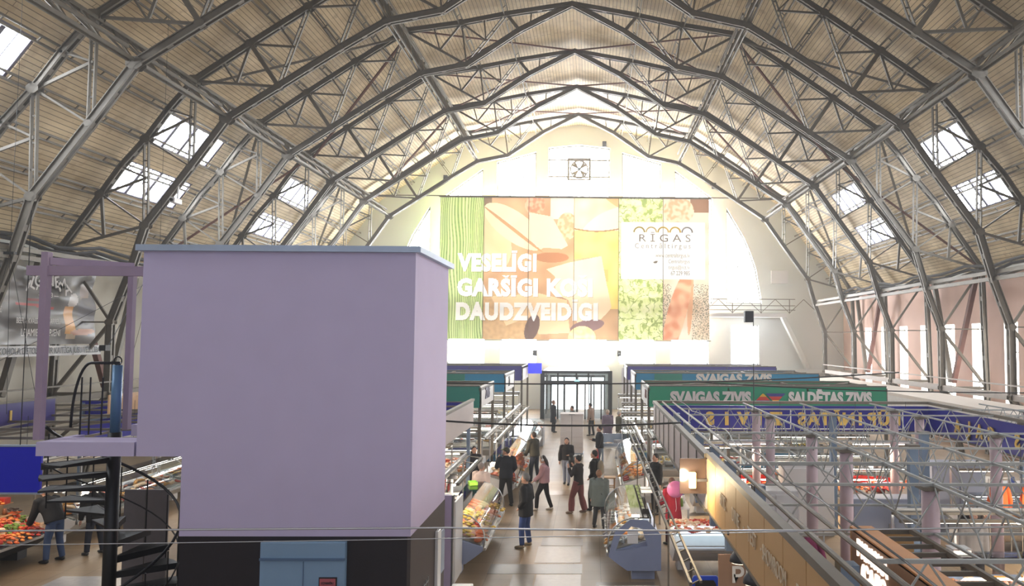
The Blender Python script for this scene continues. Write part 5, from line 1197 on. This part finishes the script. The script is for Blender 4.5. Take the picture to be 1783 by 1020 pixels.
for i, (x, y, e) in enumerate(((-11.7, 17.2, 22), (-11.9, 21.5, 70), (-4.3, 22.0, 120), (-4.3, 26.7, 130), (-1.9, 19.0, 70), (-1.9, 27.0, 110), (2.0, 18.6, 40), (4.7, 28, 100), (5.5, 22.0, 160), (9.0, 22.0, 150), (8.5, 12.6, 90), (11.5, 17, 150), (11.5, 9.6, 110))):
    l = bpy.data.lights.new('stall_lamp_light', 'AREA'); l.shape = 'RECTANGLE'; l.size = 1.6; l.size_y = .3; l.energy = e; l.color = (1, .8, .58)
    ob = bpy.data.objects.new('stall_lamp_light', l); COL.objects.link(ob); ob.location = (x, y, 2.1)
    if i in (4, 5, 6): ob.rotation_euler.z = PI/2; ob.location = ((-2.0, y, 1.83) if i < 6 else (2.0, y, 1.83)); continue
    lo = empty('strip_lamp', (x, y, 2.13), 0, f'hanging fluorescent strip lamp over the {["produce display at the left edge", "long case of the far left aisle", "red tub counter left of the aisle", "second crosswise counter at left", "case beside the tower", "long case behind the capped man", "island case", "counter with the red sign", "first counter behind the fascia", "orange fish counter", "near counter by the nearest pillar", "counter by the right edge", "nearest counter at the right edge"][i]}', 'lamp')
    MB().box((-.8, -.06, 0), (.8, .06, .05)).build('housing', WHITE, lo); MB().box((-.78, -.03, -.02), (.78, .03, 0)).build('tube', TUBE, lo)
    for s in (-.7, .7): MB().tube([(s, 0, .05), (s, 0, 1.16)], .006, 4).build('hanging_wire', DGREY, lo)
print('C', len(bpy.data.objects), NFOOD)

# ================================================================ PEOPLE
SKIN = mat('skin', (206, 160, 136), .5, var=.05); EYE = mat('eye_dark', (30, 24, 22), .3); LIP = mat('lips', (164, 96, 88), .5)
def rx(v, a): c, s = math.cos(a), math.sin(a); return Vector((v[0], v[1]*c-v[2]*s, v[1]*s+v[2]*c))
def person(label, loc, face, H, top, bottom, shoes, hair, lean=0, arms=None, feet=((-.05, .02), (.05, -.02)), hem=.47, bulk=1.0, hp=0, hy=0, hairc=(60, 46, 38), skirt=False, extras=None, name='person', legbulk=1.0, bottom_w=1.0):
    o = empty(name, loc, face, label, 'person'); bulk *= 1.13; top = tuple(int(c*(.72 if max(top) < 70 else .95)) for c in top)
    g = lambda c, r=.85: mat('cloth_%d_%d_%d' % c, c, r, var=.14, scale=9)
    P = Vector((0, 0, .52*H)); S = lambda h, y=0, x=0: P+rx((x*H, y*H, (h-.52)*H), -lean)
    neck = S(.845, .0); 
    sh = {s: S(.805, 0, s*.098*bulk**.5) for s in (-1, 1)}
    arms = arms or {}
    aj = {}
    for s in (-1, 1):
        a1, a2 = arms.get(s, ((.12*s, -.02, -1), (.06*s, .12, -1)))
        e = sh[s]+Vector(a1).normalized()*.17*H; w2 = e+Vector(a2).normalized()*.145*H; aj[s] = (sh[s], e, w2, Vector(a2).normalized())
    lj = {}
    for s in (-1, 1):
        fx, fy = feet[0 if s < 0 else 1]; hip = P+Vector((s*.048*H, 0, -.0)); an = Vector((s*.045*H+fx*H, fy*H, .045*H)); kn = (hip+an)/2+Vector((0, .018*H+max(0, fy)*.25*H, 0)); lj[s] = (hip, kn, an)
    # head
    hc = neck+rx((0, .012*H, .072*H), -lean*.5-hp)
    HR = Matrix.Rotation(hy, 3, 'Z') @ Matrix.Rotation(-hp-lean*.3, 3, 'X')
    def hd(v): return hc+HR @ (Vector(v)*H)
    def shape(v): # jaw narrowing
        d = v-hc; l = HR.inverted() @ d; t = max(0, -l.z/(.07*H)); l.x *= 1-.34*t*t; 
        if l.y < 0: l.y *= 1-.2*t
        return hc+HR @ l
    b = MB()
    b.ball(hc, (.0445*H, .055*H, .068*H), 16, 12, 0, lambda v: shape(hc+HR @ (v-hc)))
    b.ball(hd((0, .055, -.008)), (.008*H, .012*H, .014*H), 8, 6); b.ball(hd((0, .046, -.048)), (.018*H, .014*H, .012*H), 8, 6)
    for s in (-1, 1): b.ball(hd((s*.046, 0, -.005)), (.006*H, .014*H, .018*H), 8, 6)
    b.tube([S(.80), neck, hd((0, -.01, -.045))], [.036*H, .03*H, .03*H], 10)
    b.tube([S(.50), S(.58), S(.64), S(.74), S(.81)], [(.085*H*bulk, .058*H*bulk), (.076*H*bulk, .056*H*bulk), (.074*H*bulk, .055*H*bulk), (.092*H*bulk, .06*H*bulk), (.07*H, .04*H)], 14)
    for s in (-1, 1):
        A, E, Wr, d = aj[s]; b.tube([A, (A+E)/2, E, (E+Wr)/2, Wr], [.03*H, .028*H, .023*H, .022*H, .015*H], 10)
        side = d.cross(Vector((0, 0, 1))); side = side.normalized() if side.length > .1 else Vector((0, 1, 0))
        if abs(d.z) > .8: side = Vector((0, 1, 0))
        side = (side-d*side.dot(d)).normalized(); nrm = d.cross(side)
        b.tube([Wr, Wr+d*.03*H, Wr+d*.055*H], [(.014*H, .014*H), (.022*H, .013*H), (.02*H, .011*H)], 8)
        for k in range(4):
            q = Wr+d*.05*H+side*(k-1.5)*.0105*H; ln = (.036, .042, .039, .03)[k]*H; b.tube([q, q+d*ln*.5+nrm*.002*H, q+d*ln*.9-nrm*.008*H*-s], [.0056*H, .0052*H, .0042*H], 6)
        q = Wr+d*.018*H+side*.018*H; b.tube([q, q+side*.014*H+d*.014*H, q+side*.018*H+d*.032*H], [.0066*H, .006*H, .0046*H], 6)
        h_, k_, a_ = lj[s]; b.tube([h_, (h_+k_)/2, k_, k_+(a_-k_)*.35, a_], [.05*H, .045*H, .031*H, .032*H, .02*H], 10)
        b.tube([a_+Vector((0, -.02*H, -.02*H)), a_+Vector((0, .05*H, -.028*H)), a_+Vector((0, .09*H, -.032*H))], [(.02*H, .018*H), (.022*H, .014*H), (.016*H, .01*H)], 8)
    bo = b.build('body', SKIN, o, True); r = bo.modifiers.new('remesh', 'REMESH'); r.mode = 'VOXEL'; r.voxel_size = .0085*H; r.use_smooth_shade = True
    f = MB()
    for s in (-1, 1): f.ball(hd((s*.018, .0475, .006)), .0048*H, 6, 5, 0)
    f.build('eyes', EYE, bo); MB().tube([hd((-.012, .0545, -.034)), hd((0, .0575, -.035)), hd((.012, .0545, -.034))], .0026*H, 5).build('mouth', LIP, bo)
    # trousers
    t = MB(); bl_ = legbulk
    for s in (-1, 1):
        h_, k_, a_ = lj[s]; t.tube([h_+Vector((0, 0, .03*H)), (h_+k_)/2, k_, k_+(a_-k_)*.5, a_+Vector((0, -.005*H, .0*H))], [.06*H*bl_, .054*H*bl_, .042*H*bl_, .039*H*bl_*bottom_w, .034*H*bl_*bottom_w], 12)
    t.tube([P+Vector((0, 0, -.045*H)), P, S(.575)], [(.07*H*bl_, .055*H*bl_), (.09*H*bulk, .064*H*bulk), (.082*H*bulk, .06*H*bulk)], 14)
    tt = t.build('trousers', g(bottom), o, True); r = tt.modifiers.new('remesh', 'REMESH'); r.mode = 'VOXEL'; r.voxel_size = .011*H; r.use_smooth_shade = True
    # jacket
    j = MB(); k = bulk
    rings = [(hem, .097*k*(1.12 if hem < .42 else 1), .076*k*(1.1 if hem < .42 else 1)), (.55, .094*k, .073*k), (.63, .09*k, .07*k), (.74, .104*k, .074*k), (.80, .09*k, .058*k), (.84, .05, .045), (.855, .042, .04)]
    pts = [S(h) if h > .5 else P+Vector((0, 0, (h-.52)*H)) for h, _, _ in rings]
    j.tube(pts, [(a*H, c*H) for _, a, c in rings], 16)
    for s in (-1, 1):
        A, E, Wr, d = aj[s]; j.tube([A+Vector((-s*.03*H, 0, .004*H)), A+Vector((s*.006*H, 0, -.002*H)), (A+E)/2, E, (E+Wr)/2, Wr+d*.0*H], [.036*H*k, .041*H*k, .037*H*k, .033*H*k, .031*H*k, .026*H*k], 10)
    jo = j.build('jacket', g(top), o, True); r = jo.modifiers.new('remesh', 'REMESH'); r.mode = 'VOXEL'; r.voxel_size = .011*H; r.use_smooth_shade = True
    for s in (-1, 1):
        a_ = lj[s][2]; sm = MB(); sm.tube([a_+Vector((0, -.03*H, -.012*H)), a_+Vector((0, -.01*H, -.018*H)), a_+Vector((0, .03*H, -.022*H)), a_+Vector((0, .075*H, -.027*H)), a_+Vector((0, .1*H, -.032*H))], [(.018*H, .022*H), (.026*H, .026*H), (.027*H, .022*H), (.028*H, .017*H), (.016*H, .01*H)], 10)
        sm.build('shoe', g(shoes, .5), o, True)
    # hair
    hm = mat('hair_%d_%d_%d' % hairc, hairc, .6, var=.25, scale=40)
    hb = MB()
    def cap(v):
        l = HR.inverted() @ (v-hc)
        return v
    hb.ball(hc, (.051*H, .058*H, .064*H), 16, 12, 0, lambda v: hc+HR @ (Vector(((v-hc).x, min((v-hc).y, .03*H+max(0, (v-hc).z)*.3)-.009*H, max((v-hc).z, -.012*H if (v-hc).y > -.01*H else -.045*H)+.016*H))))
    if hair == 'long': hb.tube([hd((0, -.03, .03)), hd((0, -.052, -.03)), hd((0, -.06, -.09)), hd((0, -.062, -.16))], [(.045*H, .03*H), (.052*H, .03*H), (.05*H, .026*H), (.03*H, .012*H)], 12)
    ho = hb.build('hair', hm, o, True)
    if hair == 'cap': 
        c_ = MB(); c_.ball(hc, (.055*H, .062*H, .06*H), 16, 10, 0, lambda v: hc+HR @ Vector(((v-hc).x, (v-hc).y-.004*H, max((v-hc).z, .012*H)+.014*H))); c_.prism([(-.04*H, .0), (.04*H, 0), (.03*H, .06*H), (-.03*H, .06*H)], -.004*H, .004*H, 'z')
        for i in range(len(c_.v)-8, len(c_.v)): c_.v[i] = tuple(hc+HR @ (Vector(c_.v[i])+Vector((0, .045*H, .03*H))))
        c_.build('cap', mat('camo_green', (86, 92, 58), .8, var=.4, scale=25), o, True)
    if hair == 'headscarf' : MB().ball(hc, (.056*H, .06*H, .072*H), 14, 10, 0, lambda v: hc+HR @ Vector(((v-hc).x, min((v-hc).y, .022*H)-.01*H, (v-hc).z+.01*H))).build('hat', g(hairc), o, True)
    if extras: extras(o, H, S, hd, aj, lj, g)
    return o
POCK = {-1: ((-.25, -.18, -1), (.35, .5, -.55)), 1: ((.25, -.18, -1), (-.35, .5, -.55))}
CHIN = lambda s: ((s*.25, .45, -1), (-s*.35, .55, 1))
def zip_(o, H, S, hd, aj, lj, g): MB().beam(S(.48, -.078, .03), S(.56, -.078, .04), .008).build('white_drawstring', WHITET, o)
person('grey haired man in a dark navy jacket and blue jeans standing in the aisle', (-.58, 19.36, 0), R(75), 1.76, (26, 28, 38), (44, 66, 120), (150, 134, 110), 'short', arms=POCK, hem=.42, bulk=1.16, hairc=(120, 118, 116), extras=zip_)
def phones(o, H, S, hd, aj, lj, g):
    mb = MB(); mb.tube([hd((.056*math.cos(a), -.005, .078*math.sin(a))) for a in [i*PI/10 for i in range(11)]], .006*H, 6)
    for s in (-1, 1): mb.tube([hd((s*.044, -.005, -.004)), hd((s*.064, -.005, -.004))], .026*H, 12)
    mb.build('headphones', WHITE, o, True); MB().ball(S(.545, .06, -.03), (.06, .035, .05), 10, 7).build('waist_bag', BLACK, o, True)
person('woman in a pink puffer jacket with white headphones striding left', (-.38, 23.44, 0), R(80), 1.6, (206, 164, 172), (24, 22, 28), (206, 200, 190), 'long', arms={-1: ((-.1, .3, -1), (0, .7, -.6)), 1: ((.15, .1, -1), (-.1, .7, -.5))}, feet=((-.02, .13), (.02, -.12)), hem=.5, bulk=1.15, hp=.25, hairc=(50, 38, 34), extras=phones)
person('man in a dark navy jacket with a camouflage cap, hand raised to his chin', (-1.55, 23.95, 0), R(20), 1.76, (26, 32, 48), (18, 18, 22), (16, 16, 18), 'cap', arms={-1: CHIN(-1), 1: POCK[1]}, bulk=1.12, hem=.48, hy=.9, hairc=(70, 66, 60))
def bag(o, H, S, hd, aj, lj, g):
    MB().box((-.12, .12, .78), (.12, .2, .98)).build('shoulder_bag', mat('tan_leather', (150, 96, 72), .5), o, bevel=.02); MB().tube([S(.82, .05, -.07), S(.7, .085, 0), S(.58, .1, .07)], .008, 5).build('bag_strap', mat('tan_leather', (150, 96, 72), .5), o)
person('woman in a long pale pink coat with a tan shoulder bag, behind the tower case', (-1.98, 21.7, 0), R(-30), 1.66, (216, 196, 188), (190, 170, 160), (200, 190, 180), 'short', arms={-1: ((-.15, .0, -1), (-.05, .3, -1)), 1: POCK[1]}, hem=.4, bulk=1.22, hp=-.1, hairc=(150, 140, 134), extras=bag)
person('man in an olive brown jacket leaning over the left seafood case', (-1.0, 28.2, 0), R(55), 1.72, (62, 58, 42), (36, 40, 56), (40, 30, 26), 'short', lean=.14, hp=-.3, arms={-1: ((-.1, .25, -1), (0, .5, -1)), 1: ((.1, 0, -1), (0, .2, -1))}, bulk=1.12, hem=.5, hairc=(60, 48, 40))
def coat(o, H, S, hd, aj, lj, g):
    MB().ball(S(.82, -.02, 0), (.15, .1, .045), 14, 7).build('fur_hood', mat('black_fur', (30, 28, 32), .95, var=.5, scale=60, bump=.5), o, True); MB().tube([S(.62, .08, -.1), S(.5, .09, -.12), S(.38, .05, -.12)], [(.08, .05), (.1, .06), (.07, .04)], 10).build('carried_scarf', BLACK, o, True)
person('woman in a black furry jacket and pale grey jeans walking towards the camera', (.14, 27.55, 0), R(175), 1.6, (40, 34, 38), (140, 148, 168), (20, 20, 24), 'long', arms={-1: ((-.2, .1, -1), (.5, .8, .0)), 1: ((.25, .05, -1), (.0, .2, -1))}, feet=((-.01, .07), (.0, -.07)), hem=.52, bulk=1.02, hairc=(44, 32, 30), extras=coat)
person('dark haired boy in a charcoal hoodie and wide maroon trousers, hands at his face', (.62, 23.07, 0), R(65), 1.66, (62, 58, 62), (112, 64, 66), (120, 100, 90), 'short', arms={-1: CHIN(-1), 1: CHIN(1)}, feet=((-.05, .09), (.05, -.08)), bulk=1.0, hem=.49, legbulk=1.15, bottom_w=1.3, hairc=(24, 20, 22))
def pack(o, H, S, hd, aj, lj, g):
    MB().ball(S(.7, -.1, 0), (.15, .1, .23), 14, 10).build('backpack', mat('beige_backpack', (150, 142, 124), .8), o, True)
    for s in (-1, 1): MB().tube([S(.82, -.03, s*.06), S(.8, .06, s*.065), S(.7, .08, s*.07), S(.64, .0, s*.09)], .014, 6).build('backpack_strap', mat('beige_backpack', (150, 142, 124), .8), o)
person('young man in black with a beige backpack, facing left in the aisle', (1.09, 23.46, 0), R(70), 1.75, (22, 22, 26), (18, 18, 22), (26, 26, 30), 'short', arms=POCK, feet=((-.02, .05), (.0, -.06)), hem=.42, hairc=(24, 20, 20), extras=pack)
def strap(o, H, S, hd, aj, lj, g): MB().tube([S(.83, -.05, -.05), S(.7, -.09, .0), S(.58, -.08, .08)], .008, 5).build('bag_strap', BLACK, o)
person('older woman in a grey-green quilted coat beside the island case', (1.2, 21.25, 0), R(-20), 1.55, (112, 124, 122), (70, 72, 76), (50, 46, 44), 'short', hem=.38, bulk=1.25, hp=-.25, hairc=(150, 112, 84), extras=strap)
def rbag(o, H, S, hd, aj, lj, g):
    w2 = aj[1][2] if False else aj[-1][2]; MB().tube([w2+Vector((0, 0, -.04)), w2+Vector((0, 0, -.14)), w2+Vector((0, 0, -.34)), w2+Vector((0, 0, -.38))], [(.02, .02), (.07, .04), (.12, .06), (.1, .05)], 10).build('red_bag', mat('red_bag', (204, 52, 62), .4), o, True)
person('person in a black jacket and grey trousers holding a red bag, right of the aisle', (1.3, 30.6, 0), R(100), 1.68, (22, 22, 28), (92, 96, 106), (30, 28, 30), 'short', arms={-1: ((-.1, .2, -1), (0, .3, -1)), 1: ((.1, .1, -1), (-.2, .8, .2))}, hp=-.1, bulk=1.12, hem=.5, hairc=(34, 28, 28), extras=rbag)
person('person in a long dark blue coat standing beside the pink tray counter', (-1.05, 42.7, 0), R(-60), 1.7, (30, 34, 50), (22, 24, 34), (20, 20, 22), 'short', hem=.3, hairc=(150, 110, 90))
person('man in a grey jacket bending behind the white crate stack', (.2, 39.5, 0), R(120), 1.72, (96, 98, 96), (60, 62, 70), (30, 30, 30), 'short', lean=.3, hairc=(60, 50, 44))
def ybag(o, H, S, hd, aj, lj, g): MB().tube([S(.5, .05, .12), S(.42, .05, .14), S(.32, .05, .14)], [(.05, .04), (.14, .08), (.12, .06)], 10).build('yellow_bag', mat('yellow_bag', (236, 176, 50), .5), o, True)
person('person in a beige jacket carrying a yellow bag behind the crate stack', (1.0, 41.2, 0), R(60), 1.68, (168, 140, 122), (40, 38, 40), (30, 28, 28), 'short', lean=.12, hairc=(54, 36, 32), extras=ybag)
person('person in a long mauve coat right of the crate stack', (1.75, 37.5, 0), R(20), 1.68, (138, 122, 142), (120, 108, 124), (40, 36, 40), 'short', hem=.2, bulk=1.15, hairc=(200, 176, 156))
person('person in an olive coat and pale trousers at the far right counter', (2.25, 37.0, 0), R(-70), 1.66, (92, 88, 70), (180, 172, 156), (60, 56, 50), 'short', hem=.42, hairc=(190, 180, 170))
person('dark haired vendor in a black shirt behind the island case', (2.85, 23.0, 0), R(120), 1.72, (20, 20, 24), (24, 24, 28), (20, 20, 22), 'short', hem=.5, hairc=(20, 18, 20))
def fan_(o, H, S, hd, aj, lj, g): pass
person('vendor in a red coat with a brown bun behind the shellfish counter', (3.0, 19.6, 0), R(30), 1.62, (176, 30, 52), (60, 24, 34), (40, 36, 36), 'short', hem=.38, bulk=1.15, lean=.1, arms={-1: ((-.1, .3, -1), (.1, .8, -.4)), 1: ((.1, .3, -1), (-.1, .8, -.4))}, hairc=(110, 74, 58))
ba = empty('toy_balloon', (3.0, 19.1, 1.42), 0, 'round pink foil balloon with dark marks floating by the vendor in red', 'balloon')
MB().ball((0, 0, 0), (.21, .12, .2), 18, 12).build('foil_body', mat('pink_foil', (232, 130, 180), .3), ba, True); MB().ball((.12, -.1, .02), (.04, .015, .035), 8, 6).build('printed_mark', BLACK, ba); MB().ball((.15, -.08, -.07), (.025, .015, .02), 8, 6).build('printed_mark', BLACK, ba); MB().tube([(0, 0, -.2), (.02, 0, -.45), (0, .0, -.52)], .004, 4).build('string', WHITE, ba)
person('dark haired vendor woman in black and white behind the left orange counter', (-2.75, 25.4, 0), R(200), 1.62, (50, 48, 54), (30, 30, 34), (24, 24, 26), 'long', hem=.5, lean=.2, hairc=(40, 30, 28))
person('man in a dark jacket and blue jeans bending over the left aisle counter', (-10.9, 18.07, 0), R(75), 1.76, (24, 26, 34), (58, 76, 110), (26, 26, 30), 'short', lean=.55, hp=-.3, arms={-1: ((-.1, .3, -1), (.0, .5, -1)), 1: ((.1, -.35, -1), (-.5, -.1, -.4))}, bulk=1.2, hem=.5, hairc=(170, 160, 150))
person('second dark clothed person beside the bending man in the left aisle', (-10.4, 18.7, 0), R(60), 1.66, (20, 22, 26), (40, 44, 56), (60, 60, 62), 'short', lean=.35, hp=-.3, bulk=1.1, hem=.45, hairc=(120, 108, 96))
for i, (x, y, c, l, hc_) in enumerate(((8.6, 15.9, (190, 186, 184), 'vendor in a white coat among the middle pillars', (60, 44, 38)), (9.2, 17.3, (40, 34, 38), 'dark haired vendor in black near the wide cabinet', (24, 20, 20)), (7.9, 12.2, (170, 34, 44), 'vendor in a red coat near the nearest right counter', (80, 60, 50)), (11.9, 18.3, (214, 92, 40), 'vendor in an orange vest at the right edge', (40, 30, 28)), (4.6, 20.8, (200, 196, 192), 'vendor in pale clothes behind the far fascia', (50, 40, 36)), (3.6, 33.4, (40, 50, 44), 'vendor in dark green under the green canopy', (40, 34, 30)))):
    person(l, (x, y, 0), R(160+i*20), 1.66, c, (50, 50, 60), (40, 40, 40), 'short' if i else 'headscarf', hem=.42, bulk=1.1, lean=.08, hairc=hc_)
print('D', len(bpy.data.objects))
